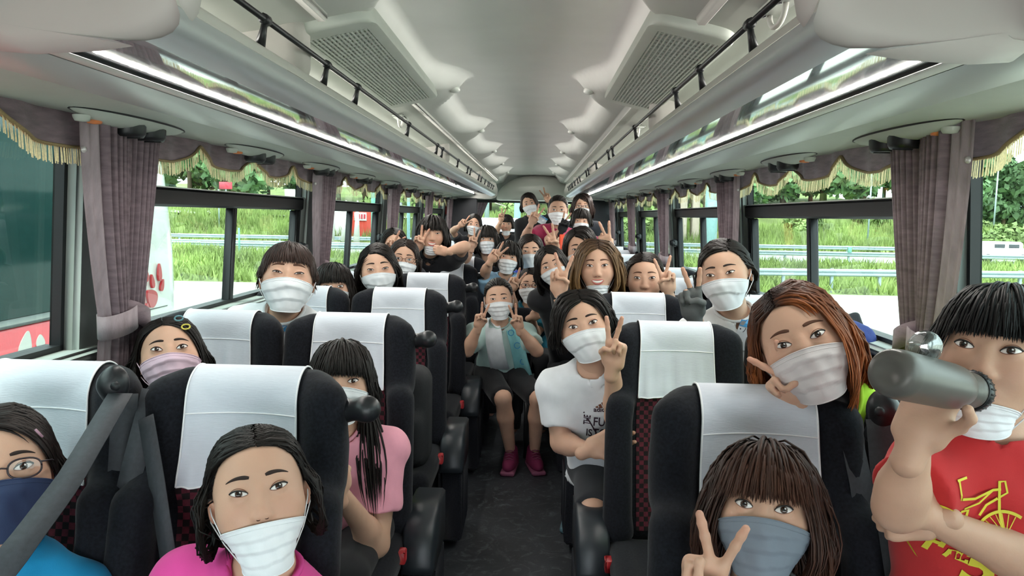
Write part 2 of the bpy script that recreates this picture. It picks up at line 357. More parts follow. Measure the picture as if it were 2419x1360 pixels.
# ceiling: raised centre with scalloped light coves along both edges
CV = [-1.25, .2, 1.65, 3.1, 4.58, 6.02, 7.45, 8.85]
def ceil_z(x, y):
    a = np.abs(x); xe = .375-sum(.13*np.exp(-((y-c)/.2)**2) for c in CV)
    side = np.interp(a, [.0, .25, .45, .62, .9, 1.25], [1.95, 1.945, 1.905, 1.865, 1.83, 1.80])
    t = np.clip((xe-a)/.075+.5, 0, 1); t = t*t*(3-2*t); cove = sum(np.exp(-((y-c)/.13)**2) for c in CV)*np.exp(-((a-.285)/.05)**2)*.022
    return side*(1-t)+(2.02-.05*a*a)*t+cove
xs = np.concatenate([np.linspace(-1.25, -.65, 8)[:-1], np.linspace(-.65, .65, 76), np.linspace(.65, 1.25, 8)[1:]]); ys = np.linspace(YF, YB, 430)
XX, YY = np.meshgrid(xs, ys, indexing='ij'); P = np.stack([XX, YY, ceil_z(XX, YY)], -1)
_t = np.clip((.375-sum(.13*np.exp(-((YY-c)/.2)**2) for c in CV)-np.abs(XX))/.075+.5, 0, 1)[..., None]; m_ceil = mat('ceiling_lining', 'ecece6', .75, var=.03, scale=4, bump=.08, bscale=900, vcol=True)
ce = struct(G().grid(P, np.array(lin('c6c8c2'))*(1-_t)+np.array(lin('f4f4f0'))*_t).build('ceiling', m_ceil, col=True))  # sides greyed, centre whitened: ceiling brightness falloff painted into the colour
struct(G().box((-1.3, YF, 2.2), (1.3, YB+.08, 2.24)).build('trim_6', m_wall, smooth=False))
for s in (-1, 1):
    G().bbox((s*.455-.012, 3.02, 1.888), (s*.455+.012, 9.7, 1.912), .006).build('ceiling_strip', m_white, ce)
    G().bbox((s*.455-.014, .3, 1.888), (s*.455+.014, 1.78, 1.914), .006).build('ceiling_strip', m_white, ce)
    for c in CV[1:]:
        G().lathe([(.0, -.012), (.02, -.009), (.032, 0), (.03, .01)], 12, (0, 0, 0)).xf(np.diag([.75, 1.25, 1]), (s*.285, c+.02, float(ceil_z(np.array(s*.285), np.array(c+.02)))-.001)).build('cove_lamp_lens', mat('lamp_lens', 'd8dcd4', .25, var=.02), ce)
# rear air duct dome over the back window
pr = [(ell((.09, 10.6, 1.66), (.60, .5, .37)), .02, 'u'), (rbox((.09, 10.2, 1.45), (1.2, 1.2, .2), .02), .03, 's')]
v, f = sdfmesh(pr, .03); struct(G().add(v, f).build('trim_3', m_white))
# front of the coach behind the camera: low dashboard, and an unseen header lowered to cut the sky light
struct(G().box((-1.25, YF-.08, 0), (1.25, YF, .2)).box((-1.25, YF-.08, 1.34), (1.25, YF, 2.2)).build('wall_front', m_wall, smooth=False))
# ------------------------------------------------------------------ luggage racks with underside panels
RK0, RK1 = 1.1, 9.72
prof_lip = [(.56, 1.775), (.52, 1.772), (.492, 1.765), (.478, 1.752), (.474, 1.736)]
prof_nose = [(.474, 1.735), (.470, 1.722), (.472, 1.708), (.482, 1.696), (.50, 1.688), (.525, 1.683)]
prof_under = [(.525, 1.683), (.57, 1.684), (.64, 1.692), (.70, 1.700), (.75, 1.708)]
prof_rail = [(.752, 1.704), (.76, 1.699), (.775, 1.697), (.79, 1.699)]
prof_duct = [(.79, 1.698), (.815, 1.689), (.85, 1.683), (.885, 1.680), (.91, 1.681)]
prof_cons = [(.91, 1.681), (.95, 1.674), (1.03, 1.668), (1.12, 1.668), (1.16, 1.675)]
def extrude(pf, s, y0, y1, n=2):
    P = np.array([[(s*x, y, z) for x, z in pf] for y in np.linspace(y0, y1, n)]); return P if s > 0 else P[::-1]
m_rackalu = mat('satin_silver_rack', 'c4c8ca', .33, .2, var=.03, scale=2)
m_duct = mat('silver_duct', 'c6cac8', .35, .15, var=.03, scale=2)
m_cons = mat('pale_green_grey_panel', 'b9bfb6', .5, var=.02)
for s in (-1, 1):
    sn = 'left' if s < 0 else 'right'; ORD = ['first', 'second', 'third', 'fourth', 'fifth', 'sixth', 'seventh', 'eighth', 'ninth', 'tenth', 'last']
    rk = thing('luggage_rack', 'long overhead luggage rack with silver nose above the %s windows' % sn, 'luggage rack', (s*.8, 0, 0), 'overhead luggage racks')
    O = np.array([-s*.8, 0, 0])
    def part(name, g, m, sm=True): return g.xf(np.eye(3), O).build(name, m, rk, sm)
    part('lip', G().grid(extrude(prof_lip, s, RK0, RK1)), m_white)
    part('nose_panel', G().grid(extrude(prof_nose, s, RK0, RK1)), m_rackalu)
    part('underside_panel', G().grid(extrude(prof_under, s, RK0, RK1)), m_gloss)
    part('gap_seal', G().box((s*.751-.003, RK0+.035, 1.700), (s*.751+.003, RK1, 1.712)), m_rubber, False)
    part('rack_rail', G().grid(extrude(prof_rail, s, RK0, RK1)), m_white)
    part('air_duct', G().grid(extrude(prof_duct, s, -1.6, RK1)), m_duct)
    part('service_panel', G().grid(extrude(prof_cons, s, -1.6, RK1)), m_cons)
    part('rack_floor', G().box((min(s*.52, s*1.16), RK0+.05, 1.735), (max(s*.52, s*1.16), RK1, 1.745)), m_cons, False)
    part('end_cap', G().prism([(s*1.16, 1.95)]+[(s*.63, 1.95), (s*.47, 1.86), (s*.446, 1.78), (s*.448, 1.715), (s*.475, 1.674), (s*.53, 1.656), (s*.62, 1.652), (s*.78, 1.660), (s*1.16, 1.655)], 1, RK1, RK1+.05), m_white)
    # front end cap: thick rounded moulding closing the near end
    ol = [(.60, 1.97), (.50, 1.93), (.462, 1.87), (.452, 1.81), (.452, 1.77), (.460, 1.735), (.482, 1.708), (.53, 1.689), (.62, 1.676), (.72, 1.670), (.78, 1.674), (.80, 1.700), (.95, 1.703), (1.17, 1.705)]
    rings = []
    for (dy, sc) in ((.03, 0.0), (.02, .0), (.0, .012), (-.008, .028), (-.010, .055)):
        rings.append([(s*(x+sc*(1 if i < 7 else (.4 if i < 12 else 0))), RK0+.01+dy, z+(0 if i < 5 else sc*.8)) for i, (x, z) in enumerate(ol)])
    rings.append([(s*.80, RK0-.03, 1.84)]*len(ol))
    part('end_cap_back', G().box((min(s*.50, s*1.19), RK0+.03, 1.74), (max(s*.50, s*1.19), RK0+.045, 1.93)), m_cons, False)
    P = np.array(rings); part('end_cap', G().grid(P if s < 0 else P[:, ::-1]), mat('end_cap_cream', 'c9c3bf', .5, var=.02, scale=3))
    # rail and posts
    part('guard_rail', G().tube([(s*.49, y, 1.82) for y in np.linspace(RK0+.05, RK1, 12)], .0065, 8), m_black)
    for y in ([1.5, 1.94, 2.27, 3.18, 4.1, 4.33, 5.2, 5.95, 6.2, 7.1, 7.45, 8.0, 8.5, 8.75, 9.1, 9.5]):
        g = G().tube([(s*.49, y, 1.822), (s*.494, y, 1.80), (s*.502, y, 1.768)], [.006, .007, .011], 6); g.lathe([(0, -.012), (.011, -.012), (.011, .012), (0, .012)], 8, (s*.49, y, 1.82), rotm('X', 90)); part('rail_post', g, m_black)
    for y in ((1.82, 4.75, 7.6) if s < 0 else (2.85, 6.1, 8.4)):
        v, f = sdfmesh([(rbox((s*.79, y, 1.835), (.29, .045, .085), .04), .01, 'u')], .012); part('rack_divider', G().add(v, f), mat('divider_pad', 'b3b0aa', .7, var=.03))
    # overhead service units (vents, reading lights)
    for r in range(11):
        y = 1.09+.872*r
        cn = thing('service_unit', 'overhead air vent and reading light unit, %s from the front, above %s seats' % (ORD[r], sn), 'air vent', (s*1.03, y, 1.668), 'overhead service units')
        g = G().lathe([(0, -.022), (.3, -.021), (.62, -.017), (.85, -.010), (1.0, 0)], 26); g.xf(np.diag([.055, .26, 1.25]), (0, 0, 0)); g.build('housing', m_cons, cn)
        G().lathe([(1.0, -.001), (1.025, -.001), (1.03, .004)], 26).xf(np.diag([.055, .26, 1]), (0, 0, 0)).build('shadow_gap', m_rubber, cn)
        for k, yy in enumerate((-.03, .075)):
            g = G().lathe([(.0, -.036), (.014, -.036), (.016, -.046), (.034, -.046), (.040, -.036), (.041, -.012)], 14, (-s*.005, yy, 0)); q = g.build('vent', m_black, cn)
            G().box((-.03-s*.005, yy-.003, -.049), (.03-s*.005, yy+.003, -.040)).build('vent_blade', m_rubber, q, smooth=False)
        for k, yy in enumerate((-.16, -.21)):
            G().lathe([(0, -.028), (.016, -.026), (.02, -.018), (.021, -.012)], 12, (s*.01, yy, .0)).build('reading_light', mat('amber_lamp', 'd8814e', .35, var=.05) if k == 0 else m_cons, cn)
# return-air grilles in the ceiling
for s in (-1, 1):
    sn = 'left' if s < 0 else 'right'
    gr = thing('ceiling_grille', 'pale slotted return air grille in the ceiling, %s of the aisle' % sn, 'air grille', (s*.445, 2.4, 1.890), 'ceiling air grilles')
    gr.rotation_euler = (0, s*math.radians(12.5), 0)
    ol = []
    for (cx, cy, a0) in ((.06, .56, 0), (-.06, .56, 90), (-.06, -.54, 180), (.06, -.54, 270)):
        for a in range(0, 91, 15): ol.append((cx+.05*math.cos(math.radians(a0+a))*(1.0), cy+.06*math.sin(math.radians(a0+a))))
    g = G(); P = []
    for (k, z) in ((1.0, .03), (1.0, 0.0), (.97, -.008), (.93, -.010)):
        P.append([(x*k, y*(1-(1-k)*.3), z) for x, y in ol])
    P.append([(np.clip(x, -.078, .078), np.clip(y, -.53, .54), -.010) for x, y in ol]); P.append([(np.clip(x, -.078, .078), np.clip(y, -.53, .54), .004) for x, y in ol])
    g.grid(np.array(P), close=True); sharp(g.build('frame', m_cons, gr), 40)
    G().box((-.08, -.54, .003), (.08, .55, .006)).build('backing', mat('grille_void', '4a4b4a', .9), gr, smooth=False)
    sl = G().box((-.0022, -.53, -.011), (.0022, .54, .001)).mesh('slat', smooth=False); sl.materials.append(m_cons)
    for k in range(13): link('slat', sl, gr, (-.072+k*.012, 0, 0))
    cl = G().box((-.078, -.002, -.009), (.078, .002, .0)).mesh('cross_bar', smooth=False); cl.materials.append(m_cons)
    for k in range(34): link('cross_bar', cl, gr, (0, -.515+k*.0315, 0))
# coat hooks on the side ceiling
for s, y, z in ((-1, 3.35, 1.87), (1, 1.55, 1.87), (1, 3.6, 1.87)):
    h = thing('coat_hook', 'small grey coat hook on the ceiling %s' % ('beside the left grille' if s < 0 else ('above the front right rack' if y < 2 else 'behind the right grille')), 'hook', (s*.56, y, z), 'ceiling coat hooks')
    G().bbox((-.03, -.075, -.006), (.03, .075, .008), .012).build('base', m_cons, h)
    G().tube([(0, .05*math.cos(a), -.006-.035*math.sin(a)) for a in np.linspace(0, math.pi, 10)], .006, 7).build('loop', m_white, h)
    for k in (-1, 1): G().lathe([(0, -.01), (.007, -.01), (.008, -.005)], 8, (-s*.015, k*.05, 0)).build('screw_cap', m_rubber, h)
# ------------------------------------------------------------------ curtains and valances
def curtain(y0, y1, s, lab, flat_first):
    n = 64; u = np.linspace(0, 1, n); zs = np.concatenate([np.linspace(1.70, 1.17, 14), np.linspace(1.15, 1.09, 3), np.linspace(1.05, .62, 8)])
    ym = y1 if flat_first else y0; P = []; wdt = y1-y0
    amp = np.where(u < .26, .003, .016) if flat_first else np.full(n, .016); ph = random.random()*6
    for z in zs:
        t = (1.70-z)/.58
        k = 1-.42*min(t, 1)**1.5 if z > 1.12 else .58+.06*min((1.12-z)/.3, 1)
        sh = .16*wdt*min(t, 1)**1.4*(1 if flat_first else -1)*.5
        yy = (ym-(ym-(y0+u*wdt))*k)+sh*(1 if flat_first else .3)
        d = .045+amp*np.sin(u*2*math.pi*9+ph+.35*math.sin(z*5))*(1.0-.25*min(t, 1))+.03*np.sin(u*math.pi)
        P.append(np.stack([s*(wx(z)-.04-d), yy, np.full(n, z)], -1))
    t = thing('curtain', lab, 'curtain', (s*1.08, (y0+y1)/2, .62), 'tied-back window curtains'); O = -np.array([s*1.08, (y0+y1)/2, .62])
    P = np.array(P)+O
    if flat_first:
        i = 17; G().grid(P[:, i:]).build('pleats', m_curt, t); G().grid(P[:, :i+1]).build('flap', m_curt2, t)
        q = P[3, 3]; G().lathe([(0, .004), (.006, .004), (.0085, 0), (.0085, -.003)], 12, q+np.array([-s*.004, 0, 0]), rotm('Y', -s*90)).build('snap_button', mat('snap_metal', 'c9c5c4', .3, .3), t)
    else: G().grid(P).build('pleats', m_curt, t)
    # tie band round the gathered cloth
    zi = 15; row = P[zi]; ya, yb = row[:, 1].min()-.012, row[:, 1].max()+.012; xa = row[:, 0]; R = []
    for dz in (-.032, .032):
        ring = []
        for a in np.linspace(0, 2*math.pi, 25)[:-1]:
            ring.append(((xa.min()+xa.max())/2+(np.ptp(xa)/2+.016)*math.cos(a), (ya+yb)/2+(yb-ya)/2*math.sin(a), row[0, 2]+dz+(.028 if not flat_first else .012)*math.sin(a)*(-1 if not flat_first else 1)))
        R.append(ring)
    o = G().grid(np.array(R), close=True).build('tie_band', m_curt2 if flat_first else m_curt, t); md = o.modifiers.new('thick', 'SOLIDIFY'); md.thickness = .004; md.offset = 1
    return t
ORD = ['first', 'second', 'third', 'fourth', 'fifth', 'sixth', 'seventh', 'eighth', 'ninth', 'tenth']
for s in (-1, 1):
    for i, y in enumerate(PIL[2:]):
        y = y-.02 if s < 0 else y-.1
        L_ = 'mauve curtain tied at the %s %s pillar, ' % (ORD[i], SIDE[s])
        curtain(y-.07, y+.15, s, L_+'nearer one with smooth front flap', True)
        curtain(y+.14, y+.30, s, L_+'farther pleated one', False)
def valance(y0, y1, s, lab):
    n = max(int((y1-y0)/.012), 12); yy = np.linspace(y0, y1, n)
    ed = 1.583+.068*(1-np.abs(np.sin(np.pi*(yy-2.49)/.482)))**1.4
    xo = lambda z, y: s*(wx(z)-.055-.006*np.sin(y*21)-.004*np.sin(y*47+1))
    t = thing('valance', lab, 'valance', (s*1.1, y0, 1.55), 'scalloped window valances'); O = -np.array([s*1.1, y0, 1.55])
    P = np.array([[(xo(z, y), y, z) for z in np.linspace(1.705, e, 6)] for y, e in zip(yy, ed)])
    G().grid(P+O).build('cloth', m_curt, t)
    G().tube(np.stack([xo(ed, yy)-s*.004, yy, ed], -1)+O, .0085, 5, flat=.5).build('braid', m_gold, t)
    g = G(); q = np.arange(y0, y1, .0052); e2 = np.interp(q, yy, ed); vs = []
    for y, e in zip(q, e2):
        L_ = .043+random.uniform(-.004, .004); a = random.uniform(-.003, .003); x = xo(e, y)-s*random.uniform(.002, .006); w_ = .0017
        vs += [(x, y-w_, e), (x, y+w_, e), (x-s*.001, y+a+w_*1.3, e-L_), (x-s*.001, y+a-w_*1.3, e-L_)]
    vs = np.array(vs)+O; g.add(vs, np.arange(len(vs)).reshape(-1, 4)).build('fringe', m_fringe, t, kind='stuff')
for s in (-1, 1):
    for i, y in enumerate(PIL[1:]):
        y0 = y+PW; y1 = (PIL+[10.5])[i+2]
        valance(max(y0, .3), y1+(.1 if s < 0 else .0), s, 'mauve scalloped valance with gold fringe over the %s %s window from the front' % (ORD[i], SIDE[s]))
# rear window curtains
for s in (-1, 1):
    P = np.array([[(s*(.62+.30*u+(.16*(1-u))*max(0, (1.64-z)/.4)), 10.585+.015*math.sin(u*40), z) for u in np.linspace(0, 1, 40)] for z in np.linspace(1.64, 1.1, 8)])
    tag(G().grid(P).build('rear_curtain', m_curt), 'dark curtain gathered at the %s side of the rear window' % SIDE[s], 'curtain', 'rear window curtains')
# ------------------------------------------------------------------ seats
RX = rotm('X', -13)       # backrest recline
bk = [(rbox((0, .02, .70), (.205, .05, .30), .045, RX), .01, 'u'),
      (rbox((0, .075, .99), (.178, .05, .128), .048, RX), .06, 'u'),
      (cone((-.172, .045, 1.055), (-.178, .01, .90), .046, .040), .05, 'u'), (cone((.172, .045, 1.055), (.178, .01, .90), .046, .040), .05, 'u'),
      (cone((-.188, -.06, .86), (-.192, -.145, .50), .046, .05), .05, 'u'), (cone((.188, -.06, .86), (.192, -.145, .50), .046, .05), .05, 'u'),
      (ell((0, -.03, .97), (.12, .07, .12)), .05, 's'), (rbox((0, -.12, .68), (.13, .07, .19), .06, RX), .05, 's')]
v, f = sdfmesh(bk, .0125); BACK = G().add(v, f).mesh('backrest'); BACK.materials.append(m_velour)
SEAT_TOP = 1.12
def cover_mesh(seed):
    r_ = np.random.default_rng(seed); nu, nv = 27, 40; P = np.zeros((nu, nv, 3)); ph = r_.uniform(0, 6, 4)
    zt = None
    for i, u in enumerate(np.linspace(-1, 1, nu)):
        orig = []; dirs = []
        for j in range(nv):
            t = j/(nv-1)
            if t < .42:
                a = math.radians(-50+140*t/.42); dr = np.array([0, math.sin(a)*-1, math.cos(a)]); c = np.array([0, .085, 1.06])
                orig.append(c+dr*.25); dirs.append(-dr)
            else: orig.append((0, -.165, 1.06-.175*(t-.42)/.58)); dirs.append((0, 1, 0))
        orig = np.array(orig, float); wdt = np.interp(np.arange(nv)/(nv-1), [0, .42, 1], [.117, .117, .125]); orig[:, 0] = u*wdt
        tt, hit = march(bk, orig, np.array(dirs, float), 0, .32, 80); h = orig+np.array(dirs)*tt[:, None]; P[i] = h-np.array(dirs)*.007
    for _ in range(2): P[:, 1:-1] = .5*P[:, 1:-1]+.25*(P[:, :-2]+P[:, 2:])
    # cloth spans the hollow of the headrest and falls freely below
    s_ = np.arange(nv)/(nv-1); U = np.linspace(-1, 1, nu)[:, None]; fall = np.clip((s_-.5)/.5, 0, 1)[None, :]
    edge = np.minimum(P[0, :, 1], P[-1, :, 1])[None, :]; P[:, :, 1] = np.minimum(P[:, :, 1], edge+.022*(1-U**2))
    P[:, :, 1] -= fall*(.004*np.sin(U*7+ph[0]+s_*2)+.0035*np.sin(U*13+ph[1]-s_*3)+.0025*np.sin(U*23+ph[2]))+fall*.006
    g = G().grid(P); c = g.mesh('headrest_cover'); c.materials.append(m_cover)
    h = G().tube(P[0]-[0, .001, 0], .0022, 5).tube(P[-1]-[0, .001, 0], .0022, 5).tube(P[:, -1]-[0, .001, 0], .0022, 5).tube(P[:, 20]-[0, .0012, 0], .0016, 4); hm = h.mesh('hem'); hm.materials.append(mat('hem_white', 'f2f4f6', .7, var=.02))
    return c, hm
COVERS = [cover_mesh(k) for k in range(4)]
nu, nv = 11, 20; P = np.zeros((nu, nv, 3)); 
for j, z in enumerate(np.linspace(.90, .47, nv)):
    o_ = np.array([(x, -.4, z) for x in np.linspace(-.128, .128, nu)]); tt, _ = march(bk, o_, np.tile([0, 1., 0], (nu, 1)), 0, .55, 90); P[:, j] = o_+np.array([0, 1, 0])*tt[:, None]+[0, -.003, 0]
PANEL = G().grid(P).mesh('centre_panel'); PANEL.materials.append(m_check)
v, f = sdfmesh([(rbox((0, -.37, .41), (.222, .25, .065), .05), .02, 'u'), (cone((-.19, -.16, .44), (-.19, -.56, .45), .035, .035), .03, 'u'), (cone((.19, -.16, .44), (.19, -.56, .45), .035, .035), .03, 'u')], .014)
CUSH = G().add(v, f).mesh('cushion'); CUSH.materials.append(m_velour)
BASE = G().bbox((-.2, -.5, .0), (.2, -.06, .36), .02).mesh('base', smooth=True); BASE.materials.append(m_black)
v, f = sdfmesh([(cone((.185, .09, 1.0), (.205, .06, 1.035), .018, .021), .01, 'u'), (cone((.205, .06, 1.035), (.262, .04, 1.047), .021, .026), .02, 'u'), (ell((.262, .04, 1.045), (.028, .026, .027)), .01, 'u')], .005)
HAND = G().add(v, f).mesh('grab_handle'); HAND.materials.append(m_black)
ap = [(y, z-.035) for y, z in [(.06, .565), (-.10, .572), (-.155, .562), (-.195, .535), (-.222, .49), (-.235, .43), (-.237, .405), (-.05, .405), (.06, .42)]]
def arm_mesh(w_, s):
    g = G(); P = []
    for x, k in ((-w_, 1), (-w_, 0), (-w_+.010, 0), (w_-.010, 0), (w_, 0), (w_, 1)):
        e = .008 if abs(x) > w_-.005 else 0
        P.append([(x, (y+(.0 if y > 0 else e)), z-e) if k == 0 else (x, -.09, .45) for y, z in ap])
    return g.grid(np.array(P)[:, ::-1], close=True)
ARM = arm_mesh(.05, 1).mesh('armrest'); ARM.materials.append(m_arm)
ARMP = G().bbox((-.047, -.225, .06), (.047, .05, .375), .012).bbox((.044, -.19, .10), (.052, .02, .36), .006).mesh('side_panel'); ARMP.materials.append(m_velour)
ROWY = [1.44+.872*i for i in range(10)]; XA, XW = .54, .985
SEATS = {}
HROW = {(0, 1): -.015, (1, 1): -.005}
for r, Y in enumerate(ROWY):
    for s in (-1, 1):
        for k, X in ((0, XA), (1, XW)):
            lab = 'white-covered coach seat, %s row from the front, %s of aisle, %s' % (ORD[r], SIDE[s], 'aisle side' if k == 0 else 'window side')
            t = thing('coach_seat', lab, 'seat', (s*X, Y, -.028+HROW.get((r, s), 0)), 'coach seats'); SEATS[(r, s, k)] = t
            link('backrest', BACK, t); link('cushion', CUSH, t); link('base', BASE, t); link('centre_panel', PANEL, t)
            c, h = COVERS[(r*3+k*2+(s > 0)) % 4]; q = link('headrest_cover', c, t); link('hem', h, q)
            if s < 0 and k == 0: link('grab_handle', HAND, t)
            if k == 0:
                link('armrest', ARM, t, (-s*.272, 0, 0)); link('side_panel', ARMP, t, (-s*.272, 0, 0), None, (-s, 1, 1))
                G().bbox((-s*.232-.012, -.28, .42), (-s*.232+.012, -.24, .46), .004).build('belt_buckle', mat('red_buckle', 'a32026', .4), t) if r in (1, 2, 3) else None
def belt(seat, pts, w_=.024, face=(0, -1, 0), name='seat_belt'):
    t = SEATS[seat]; O = -np.array(t.location); pts = np.array(pts, float); n = 14
    # smooth path through the given points, ribbon facing the given way
    k = np.linspace(0, len(pts)-1, n); q = np.stack([np.interp(k, np.arange(len(pts)), pts[:, i]) for i in range(3)], -1); tg = np.gradient(q, axis=0)
    sd_ = np.array([unit(np.cross(a, np.array(face, float)))*w_ for a in tg])
    o = G().grid(np.stack([q-sd_, q+sd_], 1)+O).build(name, m_belt, t); md = o.modifiers.new('thick', 'SOLIDIFY'); md.thickness = .002
def anchor(seat, c, s):
    t = SEATS[seat]; O = -np.array(t.location); v, f = sdfmesh([(ell(c, (.028, .022, .038)), .01, 'u'), (cone(np.array(c)+[s*.012, .0, -.005], np.array(c)+[s*.005, .03, -.06], .022, .02), .02, 'u')], .005); o = G().add(v+O, f).build('belt_anchor', m_black, t)
    G().lathe([(0, .006), (.008, .006), (.01, 0)], 10, np.array(c)+O+[-s*.014, -.022, .0], rotm('X', 90)).build('anchor_screw', m_rubber, o)
# ------------------------------------------------------------------ outside
ZG = -1.3
m_pave = mat('pale_pavement', 'b9b8b0', .8, var=.08, scale=.6)
m_grass = mat('meadow_ground', '74824a', .95, var=.35, scale=.5)
m_blade = mat('tall_grass', '879a56', .8, var=.45, scale=.25)
struct(G().box((-160, -60, ZG-.2), (160, 27.3, ZG)).build('pavement', m_pave, smooth=False))
def ground_z(x, y):
    r_ = np.interp(y, [27, 29, 44, 56, 62, 75, 95, 130, 190], [-1.3, -1.4, -1.35, -1.2, -.6, 1.2, 4.0, 7.0, 9.0])
    l_ = np.interp(y, [27, 29, 46, 56, 62, 66, 74, 95, 130, 190], [-1.3, -1.4, -1.35, -1.25, .2, .9, 1.0, 3.2, 6.0, 8.0])
    far = np.interp(y, [27, 29, 60, 100, 190], [-1.3, -1.4, -1.3, -.6, 3.0])
    t = np.clip((x+3)/6, 0, 1); t2 = np.clip((x-44)/14, 0, 1); z = l_*(1-t)+r_*t; z = z*(1-t2)+far*t2
    return z+np.where(y > 30, .35, 0)*(np.sin(x*.21+y*.13)*np.sin(y*.17-x*.05)+.4*np.sin(x*.63)*np.sin(y*.41))*np.where((y > 45) & (y < 56), .0, 1)
xs = np.linspace(-170, 190, 150); ys = np.concatenate([np.linspace(27.3, 60, 44), np.linspace(61, 190, 50)])
XX, YY = np.meshgrid(xs, ys, indexing='ij'); struct(G().grid(np.stack([XX, YY, ground_z(XX, YY)], -1)).build('meadow', m_grass))
struct(G().box((-150, 47, ZG-.1), (170, 55, ZG+.14)).build('road', mat('grey_asphalt', '9a9c9a', .85, var=.06, scale=.4), smooth=False))
P = np.array([[(x, y, float(ground_z(np.array(x), np.array(y)))+.25) for y in (66.5, 70, 73)] for x in np.linspace(-90, -4, 60)]); struct(G().grid(P).build('upper_road', m_pave))
def blades(n, y0, y1, x0, x1, h, name, lab):
    x = rng.uniform(x0, x1, n); y = rng.uniform(y0, y1, n); z = ground_z(x, y); vs = []; a = rng.uniform(0, 2*np.pi, (n, 5)); hh = h*rng.uniform(.5, 1.2, (n, 5)); le = rng.uniform(-.35, .35, (n, 5, 2))
    bx = x[:, None]+rng.uniform(-.25, .25, (n, 5)); by = y[:, None]+rng.uniform(-.25, .25, (n, 5)); w_ = .06
    A = np.stack([bx-w_*np.cos(a), by-w_*np.sin(a), np.repeat(z[:, None], 5, 1)-.05], -1); B = np.stack([bx+w_*np.cos(a), by+w_*np.sin(a), np.repeat(z[:, None], 5, 1)-.05], -1); C = np.stack([bx+le[..., 0], by+le[..., 1], z[:, None]+hh], -1)
    v = np.stack([A, B, C], 2).reshape(-1, 3); o = G().add(v, np.arange(len(v)).reshape(-1, 3)).build(name, m_blade, smooth=False); tag(o, lab, 'grass'); o['kind'] = 'stuff'
blades(9000, 28, 46, -45, 40, .55, 'roadside_grass', 'tall pale green grass between guardrail and road')
blades(9000, 56, 74, -60, 60, .9, 'slope_grass', 'bright green weeds covering the slope beyond the road')
# trees: shared crowns of leaf cards
def leafmat(name, c):
    m = mat(name, c, .7, var=.4, scale=.8); nt = m.node_tree; N = nt.nodes; L = nt.links; p = N['Principled BSDF']; oi = N.new('ShaderNodeObjectInfo'); hs = N.new('ShaderNodeHueSaturation')
    mr = N.new('ShaderNodeMapRange'); mr.inputs['To Min'].default_value = .7; mr.inputs['To Max'].default_value = 1.4; L.new(oi.outputs['Random'], mr.inputs[0]); L.new(mr.outputs[0], hs.inputs['Value'])
    old = p.inputs['Base Color'].links[0].from_socket; L.new(old, hs.inputs['Color']); L.new(hs.outputs[0], p.inputs['Base Color']); return m
m_leaf = leafmat('tree_leaves', '66865a'); m_leaf2 = leafmat('bush_leaves', '82985a'); m_bark = mat('bark', '5a4a3a', .9)
def crown(seed, n, blobs, m, size):
    r_ = np.random.default_rng(seed); bl = np.array(blobs); k = r_.integers(0, len(bl), n); d = r_.normal(size=(n, 3)); d /= np.linalg.norm(d, axis=1)[:, None]
    c = bl[k, :3]+d*bl[k, 3:4]*r_.uniform(.55, 1.05, (n, 1)); u = r_.normal(size=(n, 3)); u /= np.linalg.norm(u, axis=1)[:, None]; w_ = np.cross(u, d); w_ /= np.linalg.norm(w_, axis=1)[:, None]+1e-9; sz = size*r_.uniform(.6, 1.3, (n, 1))
    v = np.stack([c-u*sz, c-w_*sz*.6, c+u*sz, c+w_*sz*.6], 1).reshape(-1, 3); me = G().add(v, np.arange(4*n).reshape(-1, 4)).mesh('crown', smooth=False); me.materials.append(m); return me
CR = []
for sdn in range(4):
    r_ = np.random.default_rng(50+sdn); bl = [(0, 0, 5.2, 2.0)]+[(r_.uniform(-1.7, 1.7), r_.uniform(-1.4, 1.4), r_.uniform(2.6, 6.6), r_.uniform(1.0, 1.8)) for _ in range(8)]; CR.append(crown(sdn, 3200, bl, m_leaf, .38))
BU = [crown(20+k, 700, [(0, 0, .7, .8), (.8, .2, .5, .6), (-.8, -.1, .5, .65)], m_leaf2, .22) for k in range(2)]
TRK = G().tube([(0, 0, -1.0), (.05, 0, 2.0), (-.05, .1, 4.0), (0, 0, 5.6)], [.22, .17, .12, .04], 7).mesh('trunk'); TRK.materials.append(m_bark)
r_ = random.Random(3); ntree = 0
def tree(x, y, sc, lab):
    t = thing('tree', lab, 'tree', (x, y, float(ground_z(np.array(x), np.array(y)))-.3), 'trees on the hillside', r_.uniform(0, 6)); t.scale = (sc, sc, sc*r_.uniform(.9, 1.15)); link('crown', CR[r_.randrange(4)], t); link('trunk', TRK, t)
for i in range(34): tree(-62+i*2.0+r_.uniform(-.8, .8), 80+r_.uniform(-3, 4)+(i % 3)*6, r_.uniform(1.15, 1.6), 'leafy green tree on the hillside seen through the left or rear windows')
for i in range(30): tree(4+i*1.6+r_.uniform(-.8, .8), 82+r_.uniform(-3, 4)+(i % 3)*6, r_.uniform(1.05, 1.45), 'leafy green tree on the hillside seen through the right or rear windows')
tree(54.5, 86, 1.25, 'tall lone tree beside the bridge beyond the front right window')
for i in range(26):
    x = r_.uniform(-40, 46); y = r_.uniform(60, 76) if x > 0 else r_.uniform(74, 79); b = link('bush', BU[i % 2], None, (x, y, float(ground_z(np.array(x), np.array(y)))-.1), (0, 0, r_.uniform(0, 6)), (r_.uniform(.9, 1.8),)*3); tag(b, 'low bright green bush on the slope below the trees', 'bush', 'bushes on the slope')
P = np.array([[(x, y, -1+np.sin((y-150)/90*math.pi)*(10+4*math.sin(x*.05)+2*math.sin(x*.13))) for y in np.linspace(150, 240, 8)] for x in np.linspace(60, 260, 40)]); struct(G().grid(P).build('far_hills', mat('hazy_blue_green_hill', '8fb3a8', 1, var=.15, scale=.1)))
